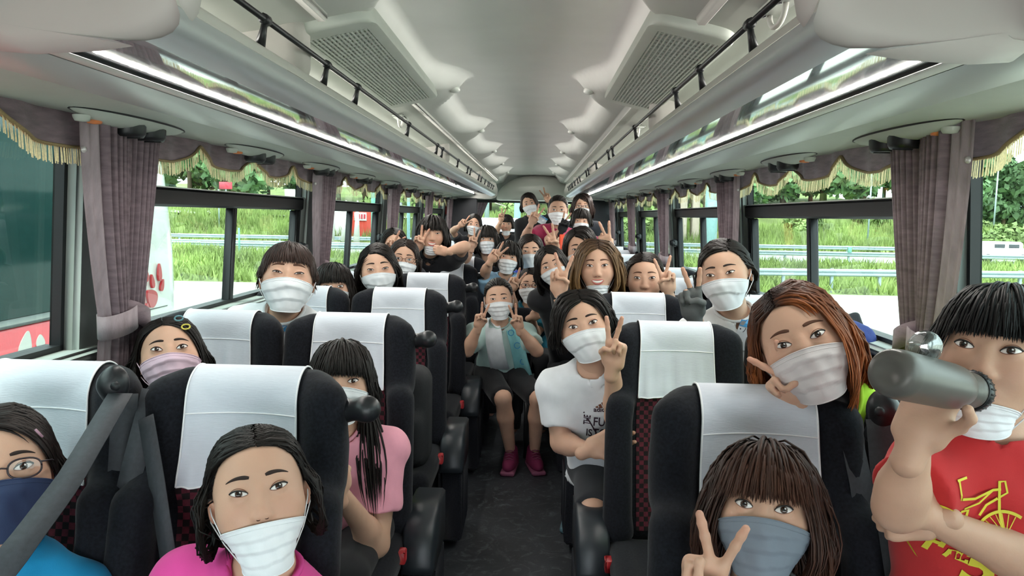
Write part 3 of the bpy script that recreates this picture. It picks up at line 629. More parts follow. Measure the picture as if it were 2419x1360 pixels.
# guardrails: w-beam on posts, running across behind the coach
m_galv = mat('galvanised_steel', 'a9b9bf', .5, .3, var=.06); m_teal = mat('teal_paint', '77b3a6', .6)
wb = [(0, .30), (.06, .25), (.06, .20), (0, .15), (.06, .10), (.06, .05), (0, 0), (-.012, 0), (-.012, .30)]
def guardrail(x0, x1, y, lab, step, top, tl=None, dy=0):
    t = thing('guardrail', lab, 'guardrail', (x0, y, ZG), 'roadside guardrails'); L_ = x1-x0
    g = G().prism([(-a, b+top-.3) for a, b in wb], 0, 0, L_); 
    for v in g.v: v[:, 1] += v[:, 0]/L_*dy
    g.build('beam', m_galv, t, smooth=False)
    pm = G().bbox((-.06, .0, -.2), (.06, .12, top+.02), .01).mesh('post'); pm.materials.append(m_galv)
    for k in range(int(L_/step)+1): link('post', pm, t, (k*step, dy*k*step/L_, 0))
    if tl:
        tm = G().bbox((-.12, -.08, top-.05), (.12, .02, top+.3), .01).mesh('reflector_block'); tm.materials.append(m_teal)
        for k in range(int(L_/(step*2))+1): link('reflector_block', tm, t, (k*step*2, dy*k*step*2/L_, 0))
guardrail(2, 46, 28.0, 'grey steel guardrail along the pavement beyond the right windows', 2.0, .85, dy=5)
guardrail(-45, -2, 44.5, 'grey steel guardrail behind the tall grass beyond the left windows', 4.0, .8)
guardrail(-60, 70, 46.3, 'pale guardrail with teal blocks along the near side of the road', 4.0, .85, True)
guardrail(-60, 70, 56.0, 'guardrail on the far side of the road below the slope', 4.0, .9)
# roadside poles, signs, car, bridge
def pole(p, h, r, m, lab, name='pole', cat='pole'):
    x, y, z = p; return tag(G().tube([(x, y, z-.3), (x, y, z+h*.5), (x, y, z+h)], [r, r*.9, r*.8], 10).build(name, m), lab, cat, 'roadside poles')
p = at(550, 600, 43.5); t = thing('striped_delineator', 'orange and black striped marker post beside the left guardrail', 'marker post', (p[0], 43.5, ZG))
for k in range(7): G().lathe([(.0, 0), (.09, 0), (.09, .26), (0, .26)], 12, (0, 0, .5+k*.26)).build('band', mat('orange_band', 'e08a25', .5) if k % 2 else m_black, t)
G().lathe([(0, 0), (.07, 0), (.07, .3), (0, .35)], 12, (0, 0, .5+7*.26)).build('cap', m_galv, t); G().lathe([(0, 0), (.06, 0), (.06, .5), (0, .5)], 10).build('foot', m_galv, t)
m_pole = mat('pale_blue_pole', '9cc3c8', .5)
for (px_, py_, d, h, r, m, lab) in ((566, 620, 40, 1.6, .06, m_teal, 'short teal post by the left guardrail'), (518, 530, 62, 3.2, .06, m_galv, 'thin grey sign post near the road on the left'), (882, 560, 40, 5.5, .14, m_teal, 'teal post seen through the second sliding left window'),
    (1675, 620, 30, 9, .28, m_pole, 'thick pale blue lamp pole seen through the second right window'), (1558, 600, 45, 8, .2, m_pole, 'pale blue pole seen through the third right window'), (2050, 560, 60, 7, .07, m_galv, 'thin lamp pole on the slope beyond the first right window'),
    (1150, 500, 60, 9, .22, m_galv, 'grey pole seen at the left of the rear window'), (1222, 510, 55, 9, .28, m_pole, 'pale blue pole in the middle of the rear window'), (2345, 560, 72, 6, .08, m_galv, 'lamp post near the bridge beyond the front right window'), (965, 520, 50, 6, .12, m_pole, 'pale pole seen through the third left window')):
    q = at(px_, py_, d); pole((q[0], d, float(ground_z(np.array(q[0]), np.array(float(d))))), h, r, m, lab)
q = at(533, 438, 60); t = thing('red_sign', 'small red rectangular sign on a post among the left trees', 'sign', (q[0], 60, q[2])); G().bbox((-.55, -.03, -.3), (.55, .03, .3), .02).build('plate', mat('sign_red', 'c0384a', .5), t); G().tube([(0, .05, .2), (0, .05, -3.0)], .05, 8).build('post', m_galv, t)
q = at(685, 458, 60); t = thing('white_sign', 'small white road sign beyond the left windows', 'sign', (q[0], 60, q[2])); G().bbox((-.45, -.03, -.4), (.45, .03, .4), .02).build('plate', m_white, t); G().tube([(0, .05, .2), (0, .05, -3.0)], .05, 8).build('post', m_galv, t)
q = at(853, 518, 58); t = thing('red_kiosk', 'red roadside cabin with white lettering seen through the left windows', 'cabin', (q[0], 58, q[2]-2.2))
G().bbox((-1.1, 0, 0), (1.1, 2.5, 3.4), .05).build('body', mat('cabin_red', 'c0402f', .5), t); G().bbox((-.55, -.05, 2.1), (.45, .0, 2.75), .01).build('sign_panel', m_white, t); G().bbox((-2.6, .3, 0), (-1.15, 2.5, 3.6), .05).build('white_wing', m_white, t)
for k, a in enumerate((-.45, -.22, .0, .22)): G().box((a, -.07, 2.25), (a+.15, -.05, 2.62)).build('letter', mat('sign_red', 'c0384a', .5), t, smooth=False)
q = at(830, 510, 56)
for k in range(3):
    t = G().tube([(q[0]-1.6+k*1.0, 56, q[2]-2), (q[0]-1.3+k*.9, 56, q[2]+1.2)], [.28, .06], 8).build('leaning_post', m_white); tag(t, 'white slanting post beside the red cabin', 'post', 'white slanting posts')
q = at(2368, 606, 50.0); t = thing('white_car', 'white hatchback driving on the road beyond the front right window', 'car', (q[0], 50.5, ZG+.14))
v, f = sdfmesh([(rbox((0, 0, .62), (1.9, .8, .34), .18), .02, 'u'), (rbox((.15, 0, 1.08), (1.15, .68, .36), .22), .15, 'u')], .07); G().add(v, f).build('body', mat('car_white', 'eef0f0', .25, var=.01, coat=.6), t)
for a in (-.35, .6): G().bbox((a-.36, -.71, 1.0), (a+.36, -.62, 1.28), .03).build('side_window', mat('car_glass', '2c3438', .1), t)
for a in (-1.15, 1.15): G().lathe([(0, -.1), (.2, -.1), (.31, -.08), (.31, .08), (.2, .1), (0, .1)], 18, (a, -.72, .31), rotm('X', 90)).build('wheel', m_rubber, t)
q = at(2380, 545, 110); t = thing('road_bridge', 'low concrete road bridge beyond the front right window', 'bridge', (q[0], 110, -1)); m_conc = mat('tan_concrete', 'b3a595', .9, var=.08, scale=.5)
G().bbox((-9, -2, 3.2), (40, 3, 4.6), .05).build('deck', m_conc, t); G().bbox((-9, -2, -1), (-4, 3, 3.2), .05).build('abutment', m_conc, t); G().bbox((4, -1, -1), (6, 2, 3.2), .05).build('pier', m_conc, t)
for k in range(14): G().bbox((-8.6+k*1.6, -2.15, 3.9), (-7.9+k*1.6, -1.98, 4.9), .04).build('parapet_block', m_galv, t)
q = at(1635, 540, 62)
for k in range(3): tag(G().bbox((q[0]-1.1+k*1.05, 62, -1.5), (q[0]-.45+k*1.05, 62.8, 3.6), .05).build('concrete_pillar', m_conc), 'grey concrete pillar seen through the second right window', 'pillar', 'concrete pillars')
t = thing('white_truck', 'white box truck parked behind the rear window', 'truck', (-1.2, 22, ZG)); G().bbox((-1.5, 0, .5), (3.6, 2.4, 2.66), .08).build('cargo_box', mat('truck_white', 'd9d7e6', .4, var=.02), t); G().bbox((-1.5, .3, .2), (3.6, 2.1, .5), .03).build('chassis', m_black, t)
for a in (-.9, 3.0): G().lathe([(0, -.15), (.3, -.15), (.45, -.12), (.45, .12), (.3, .15), (0, .15)], 18, (a, .25, .45), rotm('X', 90)).build('wheel', m_rubber, t)
# the neighbouring coach on the left
BX = -2.9
t = thing('parked_coach', 'white tour coach with red petal pattern parked beside the left windows', 'bus', (BX-1.25, 0, ZG)); O = -np.array([BX-1.25, 0, ZG])
def bpart(name, g, m, sm=True): return g.xf(np.eye(3), O).build(name, m, t, sm)
ol = [(BX-2.5, -6.5), (BX, -6.5)]+[(BX-.35+.35*math.cos(a), 5.75+.35*math.sin(a)) for a in np.linspace(0, math.pi/2, 10)]+[(BX-2.15-.35*math.sin(a), 5.75+.35*math.cos(a)) for a in np.linspace(0, math.pi/2, 10)]
zs = [-1.0, -.4, .2, .7, 1.2, 1.7, 2.0, 2.15, 2.25]; ins = [0, 0, 0, 0, .01, .04, .09, .18, .5]
P = np.array([[((x if x < BX-1.2 else x-i_), (y-(i_ if y > 5 else 0)), z) for x, y in ol] for z, i_ in zip(zs, ins)]); m_bus = mat('coach_white_paint', 'eceee8', .2, var=.01, coat=.8)
bpart('body', G().grid(P, close=True), m_bus); bpart('roof', G().add([(x-.5, y-.3, 2.25) for x, y in ol], [tuple(range(len(ol)))]), m_bus)
m_red = mat('coach_red_paint', 'c42a34', .25, var=.05, coat=.5); m_tint = mat('tinted_green_glass', '21413f', .08, var=.05, spec=.5)
bpart('red_band', G().bbox((BX-.02, -6.4, -.5), (BX+.012, 4.75, .745), .01), m_red)
bpart('window_frame', G().bbox((BX-.04, -6.4, .745), (BX+.016, 5.28, .80), .01), mat('grey_window_frame', '6d7573', .5))
for y0, y1 in ((-6.3, -3.9), (-3.87, -1.5), (-1.47, .9), (.93, 3.2), (3.23, 5.2)):
    bpart('window_pane', G().prism([(BX-.03, .80), (BX+.012, .80), (BX+.005, 1.3), (BX-.028, 1.93), (BX-.08, 1.93)], 1, y0, y1) if 0 else G().add([(BX+.012, y0, .80), (BX+.012, y1+.03, .80), (BX-.03, y1-.02, 1.95), (BX-.03, y0, 1.95), (BX-.05, y0, .80), (BX-.05, y1, .80), (BX-.12, y1, 1.95), (BX-.12, y0, 1.95)], [(0, 1, 2, 3), (0, 4, 5, 1), (1, 5, 6, 2), (2, 6, 7, 3), (3, 7, 4, 0)]), m_tint, False)
def petal(px_, py_, hgt, wd, ang, m):
    q = atX(px_, py_, BX); a = np.linspace(0, 2*math.pi, 19)[:-1]; r0 = np.stack([wd*np.sin(a)*(1-.45*np.cos(a)), hgt*np.cos(a)], -1); c_, s_ = math.cos(ang), math.sin(ang); xy = np.stack([r0[:, 0]*c_-r0[:, 1]*s_, r0[:, 0]*s_+r0[:, 1]*c_], -1)
    n = len(a); g = G().add([(BX+dx, q[1]+y, q[2]+z) for dx in (.0, .017) for y, z in xy], [(k, (k+1) % n, n+(k+1) % n, n+k) for k in range(n)]+[tuple(range(n, 2*n))]); bpart('petal', g, m, False)
for a in ((340, 645, .07, .03, .3), (357, 664, .055, .022, .2), (374, 643, .07, .025, 0), (380, 673, .05, .022, -.4), (325, 698, .11, .06, .3), (355, 702, .08, .065, .8), (342, 738, .075, .035, -.3), (323, 776, .11, .05, .3), (318, 835, .09, .06, .2), (333, 800, .05, .03, .5)): petal(*a, m_red)
for a in ((55, 817, .09, .05, -.3), (90, 805, .04, .035, 0), (85, 846, .04, .04, .4), (30, 870, .06, .04, .2), (120, 860, .05, .03, -.2)): petal(*a, m_bus)
bpart('panel_seam', G().box((BX-.01, 4.75, .655), (BX+.003, 5.7, .662)), m_rubber, False)
for y in (-4.3, 4.2): bpart('wheel', G().lathe([(0, -.15), (.3, -.15), (.5, -.12), (.5, .12), (.3, .15), (0, .15)], 22, (BX-.12, y, ZG+.5), rotm('Y', 90)), m_rubber)
# ------------------------------------------------------------------ people
m_skin = mat('skin', 'ffffff', .52, var=.05, scale=18, bump=.06, bscale=300, vcol=True, sss=.12, spec=.35)
m_hair = mat('hair', 'ffffff', .5, var=.25, scale=60, stretch=(1, 1, .15), vcol=True, spec=.28)
m_eye = mat('eye', 'ffffff', .12, var=.02, vcol=True, spec=.6)
m_lash = mat('lash', '1a1412', .6)
HEADP = [(ell((0, .014, .032), (.0765, .094, .084)), .01, 'u'), (ell((0, -.026, -.032), (.063, .060, .076)), .045, 'u'),
         (ell((0, -.052, -.086), (.034, .032, .027)), .04, 'u'), (ell((.036, -.052, -.032), (.030, .030, .032)), .03, 'u'), (ell((-.036, -.052, -.032), (.030, .030, .032)), .03, 'u')]
NOSE = [(cone((0, -.086, .0), (0, -.0955, -.036), .006, .0086), .016, 'u'), (ell((.0098, -.0905, -.0395), (.0068, .009, .0062)), .008, 'u'), (ell((-.0098, -.0905, -.0395), (.0068, .009, .0062)), .008, 'u')]
EYEC = [(ell((.031, -.096, .001), (.016, .011, .008)), .016, 's'), (ell((-.031, -.096, .001), (.016, .011, .008)), .016, 's'),
        (ell((.031, -.078, .0), (.0145, .0125, .0125)), .006, 'u'), (ell((-.031, -.078, .0), (.0145, .0125, .0125)), .006, 'u')]
LIPS = [(ell((0, -.0835, -.0645), (.0215, .0085, .0048)), .008, 'u'), (ell((0, -.0825, -.0735), (.018, .0085, .0052)), .008, 'u')]
EARS = []
for q in (-1, 1):
    Re = rotm('Z', q*20)@rotm('X', 12)
    EARS += [(ell((q*.0790, .012, -.010), (.0065, .0185, .031), Re), .008, 'u'), (ell((q*.0845, .008, -.008), (.005, .010, .018), Re), .006, 's')]
NECK = [(cone((0, .02, -.07), (0, .04, -.16), .046, .047), .03, 'u')]
FACE = HEADP+EYEC+NOSE+LIPS
FULL = FACE+EARS+NECK
_hc = {}
def head_verts(h):
    if h not in _hc: _hc[h] = sdfmesh(FULL, h, pad=.015)
    return _hc[h]
def surf(x, z, prims=FACE):
    x = np.atleast_1d(np.asarray(x, float)); z = np.broadcast_to(np.asarray(z, float), x.shape); sh = x.shape
    P_ = np.stack([x.ravel(), np.full(x.size, -.14), z.ravel()], -1); t, hit = march(prims, P_, np.tile([0, 1., 0], (x.size, 1)), 0, .16, 90); return (P_[:, 1]+t).reshape(sh)
def hairline(P):       # height of the hairline for points round the head
    th = np.abs(np.degrees(np.arctan2(P[:, 0], -(P[:, 1]-.014)))); return np.interp(th, [0, 25, 45, 58, 75, 95, 112, 130, 180], [.074, .070, .052, .020, .0, -.004, -.045, -.068, -.078]), th
def sstep(a, b, x): t = np.clip((x-a)/(b-a), 0, 1); return t*t*(3-2*t)
# hands --------------------------------------------------------------
def handprims(pose):
    pr = [(rbox((0, 0, .046), (.037, .0125, .043), .012), .01, 'u'), (cone((0, 0, -.03), (0, 0, .02), .023, .025), .02, 'u'), (ell((.022, -.008, .032), (.017, .013, .027)), .012, 'u')]
    base = [(.0275, .088, .072, .0086), (.0095, .091, .079, .0088), (-.009, .088, .073, .0083), (-.0265, .081, .058, .0074)]
    def chain(pts, r):
        for i in range(len(pts)-1): pr.append((cone(pts[i], pts[i+1], r*(1-.07*i), r*(1-.07*(i+1))), .005 if i else .010, 'u'))
    ang = {'V': (15, -9, None, None), 'W': (21, -16, None, None), 'open': (9, 2, -5, -12), 'rest': (4, 1, -3, -6), 'grip': (0, 0, 0, 0), 'fist': (None,)*4}[pose]
    for k, (x, z, L_, r) in enumerate(base):
        a = ang[k]; p = np.array([x, 0, z-.012])
        if pose == 'grip':
            p1 = p+L_*.48*np.array([0, -.45, .89]); p2 = p1+L_*.32*np.array([0, -.98, .1]); p3 = p2+L_*.26*np.array([0, -.7, -.7]); chain([p, p1, p2, p3], r)
        elif a is None:
            p1 = p+L_*.50*np.array([0, -.82, .57]); p2 = p1+L_*.34*np.array([0, -.35, -.93]); p3 = p2+L_*.28*np.array([0, .6, -.8]); chain([p, p1, p2, p3], r)
        else:
            s_, c_ = math.sin(math.radians(a)), math.cos(math.radians(a)); cu = .06 if pose in 'VW' else .22
            d1 = unit([s_, -cu*.5, c_]); d2 = unit([s_, -cu*1.3, c_]); d3 = unit([s_, -cu*2.2, c_]); p1 = p+d1*(L_*.47+.012); p2 = p1+d2*L_*.31; p3 = p2+d3*L_*.22; chain([p, p1, p2, p3], r)
    t0 = np.array([.024, -.010, .022])
    if pose in ('V', 'W', 'fist'): chain([t0, (.036, -.026, .048), (.020, -.042, .064), (.000, -.045, .066)], .0098)
    elif pose == 'grip': chain([t0, (.046, -.022, .046), (.052, -.05, .062), (.045, -.07, .072)], .0098)
    else: chain([t0, (.048, -.012, .044), (.062, -.018, .066), (.066, -.022, .086)], .0098)
    return pr
_hm = {}
def handmesh(pose, h):
    if (pose, h) not in _hm: _hm[(pose, h)] = sdfmesh(handprims(pose), h, pad=.01)
    return _hm[(pose, h)]
SKIN = np.array(lin('cda48c'))
def hairlocks(st, gl, n, seed, colr, colt, w0):
    r_ = np.random.default_rng(seed); k = np.arange(n*3)+.5; ph = np.arccos(1-2*k/(n*3)); th = math.pi*(1+5**.5)*k
    D = np.stack([np.cos(th)*np.sin(ph), np.sin(th)*np.sin(ph), np.cos(ph)], -1); c = np.array([0, .014, .032])
    P = c+D*np.array([.0765, .094, .084]); hl, az = hairline(P); kp = P[:, 2] > hl+st.get('hl', .002); P = P[kp]; az = az[kp]; N_ = len(P)
    style = st['k']; off = r_.uniform(.003, st.get('vol', .012), N_)
    part = st.get('part', 0.0)
    if style == 'crown':
        cr = np.array([0, .035, .116]); d = P-cr; d[:, 2] *= .3
    elif style == 'part':
        sg = np.sign(P[:, 0]-part+1e-6); d = np.stack([sg*1.0, np.full(N_, st.get('sweep', .25)), np.full(N_, -.25)], -1)
        bk_ = np.clip((P[:, 1]-.02)/.05, 0, 1)[:, None]; d = d*(1-bk_)+(P-np.array([part, .03, .116]))*12*bk_
    else:
        tail = np.array(st['tail']); d = tail-P
    d = d+r_.normal(size=d.shape)*.04*np.linalg.norm(d, axis=1)[:, None]; d /= np.linalg.norm(d, axis=1)[:, None]+1e-9
    if style == 'crown':
        zend = np.where(az < st.get('baz', 52), st.get('zb', .03), np.where(az < 110, st['zs'], st.get('zk', st['zs'])))+r_.uniform(-.008, .008, N_)
    else: zend = np.where(az < 110, st['zs'], st.get('zk', st['zs']))+r_.uniform(-.012, .012, N_)
    COLL = HEADP+NECK
    if st.get('ears', True): COLL = COLL+[EARS[0], EARS[2]]
    def sd(Q): return evalp(COLL, Q[:, 0], Q[:, 1], Q[:, 2])
    def gr(Q):
        e = .004; g_ = np.stack([sd(Q+v_)-sd(Q-v_) for v_ in (np.array([e, 0, 0]), np.array([0, e, 0]), np.array([0, 0, e]))], -1); return g_/(np.linalg.norm(g_, axis=1)[:, None]+1e-9)
    steps = st.get('steps', 24); sl = .0135; path = [P+gr(P)*.002]; nrm = [gr(P)]; p = path[0]
    for i in range(steps):
        gw = st.get('g', .22) if style != 'back' else .02
        if style == 'back': d = .6*d+.4*(tail-p)/(np.linalg.norm(tail-p, axis=1)[:, None]+1e-9)
        d = d*(1-gw)+gl*gw+r_.normal(size=d.shape)*.02; d /= np.linalg.norm(d, axis=1)[:, None]+1e-9
        q = p+d*sl; g_ = gr(q); s_ = sd(q); o_ = off*(np.minimum(1, (i+1)/4))
        push = np.maximum(o_-s_, 0); pull = np.where((q[:, 2] > .0) | (style == 'back'), np.minimum(o_-s_, 0)*.8, np.minimum(o_+.012-s_, 0)*st.get('cling', .25))
        q = q+g_*(push+pull)[:, None]; d = q-p; d /= np.linalg.norm(d, axis=1)[:, None]+1e-9; path.append(q); nrm.append(g_); p = q
    A = np.array(path).transpose(1, 0, 2); Nn = np.array(nrm).transpose(1, 0, 2)
    if style == 'back': fin = np.linalg.norm(A-tail, axis=2) < .016
    else:
        fin = A[:, :, 2] < zend[:, None]; lim = st.get('zb', .03) if style == 'crown' else .045
        fin |= (A[:, :, 2] < lim) & (A[:, :, 1] < -.045) & (np.abs(A[:, :, 0]) < .054)
    last = np.where(fin.any(1), np.argmax(fin, 1), steps).astype(float); last = np.maximum(last, 1.5)
    M = 9; idx = np.linspace(0, 1, M)[None, :]*last[:, None]; i0 = np.minimum(idx.astype(int), steps-1); fr = (idx-i0)[..., None]
    ii = np.arange(N_)[:, None]; Q = A[ii, i0]*(1-fr)+A[ii, i0+1]*fr; Nq = Nn[ii, i0]
    return ribbons(Q, Nq, w0*r_.uniform(.75, 1.3, N_), r_, colr, colt)
def ribbons(Q, Nq, w_, r_, colr, colt, taper=(.7, 1, 1, .95, .85, .7, .5, .3, .06)):
    N_, M = Q.shape[:2]; T = np.gradient(Q, axis=1); T /= np.linalg.norm(T, axis=2)[..., None]+1e-9
    B = np.cross(T, Nq); B /= np.linalg.norm(B, axis=2)[..., None]+1e-9; C = np.cross(B, T)
    wd = w_[:, None, None]*np.array(taper)[None, :, None]
    vs = np.stack([Q-B*wd, Q+C*wd*.45, Q+B*wd, Q-C*wd*.45], 2)      # N,M,4,3
    i = np.arange(N_*M*4).reshape(N_, M, 4); f = []
    for a in range(4):
        b = (a+1) % 4; f.append(np.stack([i[:, :-1, a], i[:, :-1, b], i[:, 1:, b], i[:, 1:, a]], -1).reshape(-1, 4))
    t = np.linspace(0, 1, M)[None, :, None, None]; br = r_.uniform(.75, 1.3, N_)[:, None, None, None]
    col = (np.array(colr)*(1-t)+np.array(colt)*t)*br*np.ones((1, 1, 4, 1)); return vs.reshape(-1, 3), np.concatenate(f), col.reshape(-1, 3)
def tail_locks(p0, gl, L_, n, seed, rad, w0, colr, colt, drift=(0, 0, 0)):
    r_ = np.random.default_rng(seed); M = 9; o = r_.normal(size=(n, 3))*rad; t = np.linspace(0, 1, M)[None, :, None]; ln = L_*r_.uniform(.75, 1.05, (n, 1, 1))
    spread = 1+np.sin(t*math.pi)*1.0; Q = np.array(p0)+o[:, None, :]*spread*(.5+.6*t)+(gl+np.array(drift)*t)*ln*t; Nq = np.broadcast_to(unit([0, -1, .2]), Q.shape)+o[:, None, :]*20; Nq = Nq/np.linalg.norm(Nq, axis=2)[..., None]
    return ribbons(Q, Nq, w0*r_.uniform(.7, 1.3, n), r_, colr, colt)
def mask_part(kind, col, seed, pleats=3):
    # cloth face mask: sheet wrapped round the lower face, tented from nose to chin
    z0, z1 = {'full': (-.026, -.119), 'under': (-.052, -.138), 'chin': (-.084, -.140), 'low': (-.036, -.125)}[kind]
    nu, nv = 41, 27; th = np.radians(np.linspace(-70, 70, nu)); v = np.linspace(0, 1, nv); R = np.zeros((nu, nv)); TH, VV = np.meshgrid(th, v, indexing='ij')
    arch = .010*np.cos(TH*1.2)**2 if kind in ('full', 'low') else 0*TH; ztop = z0+arch-.012*(1-np.cos(TH)); zb = z1+.020*(1-np.cos(TH))*1.6; Z = ztop*(1-VV)+zb*VV
    dr = np.stack([np.sin(TH), -np.cos(TH), 0*TH], -1).reshape(-1, 3); ax = np.stack([0*TH, 0*TH-.012, np.maximum(Z, -.100)], -1).reshape(-1, 3)
    t, hit = march(FACE, ax+dr*.17, -dr, 0, .17, 110); R = (.17-t).reshape(nu, nv)+.0042+.0028*np.exp(-(TH/.2)**2)
    dn = np.clip((-.100-Z)/.04, 0, 1); R = R*(1-.16*dn**1.5)
    for _ in range(14):
        S_ = R.copy(); S_[1:-1] = np.maximum(S_[1:-1], (R[:-2]+R[2:])/2*1.0005); S_[:, 1:-1] = np.maximum(S_[:, 1:-1], (S_[:, :-2]+S_[:, 2:])/2); R = S_
    R0 = R.copy()
    for _ in range(2): R[1:-1, 1:-1] = .5*R[1:-1, 1:-1]+.125*(R[:-2, 1:-1]+R[2:, 1:-1]+R[1:-1, :-2]+R[1:-1, 2:])
    R = np.maximum(R, R0-.001)
    ph = np.random.default_rng(seed).uniform(0, 6, 3); ed = np.sin(VV*math.pi)*np.clip(1.15-np.abs(TH)/1.3, 0, 1)
    if pleats: R += ed*.0045*(((VV*(pleats+1)+.15*np.sin(TH*3+ph[0])) % 1.0)-.5)*1.6
    R += ed*(.0012*np.sin(TH*9+VV*5+ph[1])+.001*np.sin(TH*17-VV*9+ph[2]))
    P_ = np.stack([np.sin(TH)*R, -np.cos(TH)*R-.012, Z], -1); g = G().grid(P_[:, ::-1])
    rim = G(); rim.tube(P_[:, 0], .0013, 5).tube(P_[:, -1], .0013, 5).tube(P_[0], .0016, 5).tube(P_[-1], .0016, 5).tube(P_[:, 2], .0008, 4)
    loops = []
    for q, e in ((-1, 0), (1, -1)):
        a, a2 = P_[e, 1], P_[e, nv-2]; b = np.array([q*.0850, .016, .014]); b1 = np.array([q*.0845, .032, -.012]); b2 = np.array([q*.0835, .016, -.036])
        loops.append(G().tube([a, (a+b)/2+np.array([q*.004, 0, 0]), b, b1, b2, (a2+b2)/2+np.array([q*.003, 0, 0]), a2], .0012, 5))
    return g, rim, loops
def person(label, cx, cy, d, S=1.0, yaw=0, pitch=0, roll=0, hip=None, shy=0, arms=(), shirt='111318', sleeve='short', hair=None, hc='17120f', hc2=None, mask='full', mcol='e9edf0', glasses=None, squint=1.0, B=None, skin=None, mouth=None, stand=False, pants='15161a', lockn=None, noleg=False, legs=None, pleats=3, shw=None, neckless=0, longneck=0, collar=True, hem=None, armr=1.0):
    H = at(cx, cy, d); B = B or S*.92; t0 = np.array([H[0], H[1], 0.0])
    fw = unit(CAM-H); ey = -fw; ex = unit(np.cross(ey, [0, 0, 1])); ez = np.cross(ex, ey)
    R = np.stack([ex, ey, ez], 1)@rotm('Y', roll)@rotm('Z', yaw)@rotm('X', -pitch)
    hip = np.array(hip if hip is not None else (H[0], H[1]+.05, .5), float)
    root = thing('person', label, 'person', (hip[0], hip[1], 0.0), 'passengers'); O = -np.array([hip[0], hip[1], 0.0])
    near = d < 2.3; mid = d < 3.8; sk = SKIN*(skin or 1.0)*np.array([1, 1, 1]); seed = int(cx*7+cy) % 9973
    W = lambda p: (np.asarray(p)*S)@R.T+H+O
    # ---- body (skin): head, neck, arms, hands in one mesh
    v, f = head_verts(.0034 if near else (.0042 if mid else .006)); hcol = np.array(lin(hc)); hl, az = hairline(v)
    hm = sstep(-.006, .006, v[:, 2]-hl)*(v[:, 1] > -.2); isear = (np.abs(v[:, 0]) > .078) & (np.abs(v[:, 1]-.01) < .03) & (np.abs(v[:, 2]+.01) < .035); hm = np.where(isear, 0, hm)
    blush = .5*np.exp(-((np.abs(v[:, 0])-.042)**2+(v[:, 2]+.03)**2)/.0006)*(v[:, 1] < -.02)+.35*np.exp(-(v[:, 0]**2+(v[:, 2]+.036)**2)/.0002)+isear*.5
    lip = np.exp(-((v[:, 0]/.021)**2+((v[:, 2]+.069)/.0085)**2)**2)*(v[:, 1] < -.06)
    c = sk*(1-blush[:, None]*np.array([.02, .16, .16])); c = c*(1-lip[:, None]*np.array([.2, .5, .42])); c = c*(1-hm[:, None])+hcol*.8*hm[:, None]
    body = G().add(W(v), f, c)
    N1 = H+(np.array([0, .045, -.148-longneck])*S)@R.T; ax = unit(N1-hip); P1 = N1-ax*.0
    rg = np.array([math.cos(math.radians(shy)), math.sin(math.radians(shy)), 0.0]); rg = unit(rg-ax*(rg@ax)); fwd = np.cross(rg, ax); fwd = fwd if fwd[1] < 0 else -fwd
    sw = (shw or .155)*B; Lt = np.linalg.norm(P1-hip)
    hk = np.array([0, .02, -.07])*S@R.T+H
    bp = [(cone(hk, N1-ax*.02, .045*S, .05*S), .03, 'u'), (barrel(hip, P1, rg, [(0, .13*B, .09*B), (.4, .115*B, .085*B), (.75, .14*B, .092*B), (.9, .11*B, .066*B), (1.0, .05*B, .048*B)]), .05, 'u')]
    sp = [(barrel(hip, P1, rg, [(-.05, .165*B, .115*B), (.15, .15*B, .112*B), (.45, .138*B, .105*B), (.75, .158*B, .108*B), (.90, .145*B, .092*B), (.97, .11*B, .085*B), (1.03, .085*B, .075*B)]), .04, 'u')]
    gloves = []; hands = []
    for q in (-1, 1):
        Sh = P1-ax*.062*B+rg*q*sw+fwd*.0
        A = next((a for a in arms if a['s'] == q), None)
        if A is None:
            E = Sh-ax*.23*B+rg*q*.03+fwd*.02; Wr = E+fwd*.20*B-ax*.06-rg*q*.06; hd = None
        else:
            E = np.array(A['el']); Wr = np.array(A['wr']); hd = A.get('hand')
        bp += [(cone(Sh, E, .042*B*armr, .036*B*armr), .03, 'u'), (cone(E, E+(Wr-E)*.3, .037*B*armr, .037*B*armr), .02, 'u'), (cone(E+(Wr-E)*.3, Wr, .037*B*armr, .0245*B), .02, 'u')]
        bp += [(cone(N1-ax*.026, Sh, .040*B, .036*B), .04, 'u')]; sp += [(cone(N1-ax*.018, Sh, .062*B, .054*B) if sleeve != 'none' else cone(N1-ax*.03, Sh-rg*q*.05*B, .055*B, .05*B), .04, 'u')]
        if sleeve == 'long':
            sp += [(cone(Sh, E, .062*B, .052*B), .04, 'u'), (cone(E, Wr-unit(Wr-E)*.0, .050*B, .036*B, True), .03, 'u')]
        elif sleeve == 'short':
            e2 = Sh+(E-Sh)*.66; sp += [(cone(Sh-rg*q*.02*B, e2, .064*B*armr, .066*B*armr, True), .045, 'u'), (ell(Sh, (.055*B,)*3), .03, 'u')]
        else: sp += [(ell(Sh-rg*q*.028*B, (.045*B, .06*B, .04*B)), .03, 'u')]
        if hd:
            toC = unit(CAM-Wr); a = math.radians(hd[1]); Fd = unit(math.cos(a)*np.array([0, 0, 1.])+math.sin(a)*np.array([1., 0, 0])+(hd[3] if len(hd) > 3 else .1)*toC)
            Nn = unit(toC-Fd*(toC@Fd))*(1 if hd[2] == 'p' else -1)
            if len(hd) > 4 and hd[4]: Nn = np.array(Matrix.Rotation(math.radians(hd[4]), 3, Vector(Fd)))@Nn
            yv = -Nn; xv = np.cross(yv, Fd); Rh = np.stack([xv, yv, Fd], 1); hv, hf = handmesh(hd[0], .0032 if d < 2.8 else .0045); hv = hv.copy(); hs = (A.get('hs') or B*1.0)
            if q > 0: hv[:, 0] *= -1; hf = hf[:, ::-1]
            tip = sstep(.11, .17, hv[:, 2])[:, None]; hw = (hv*hs)@Rh.T+Wr+O
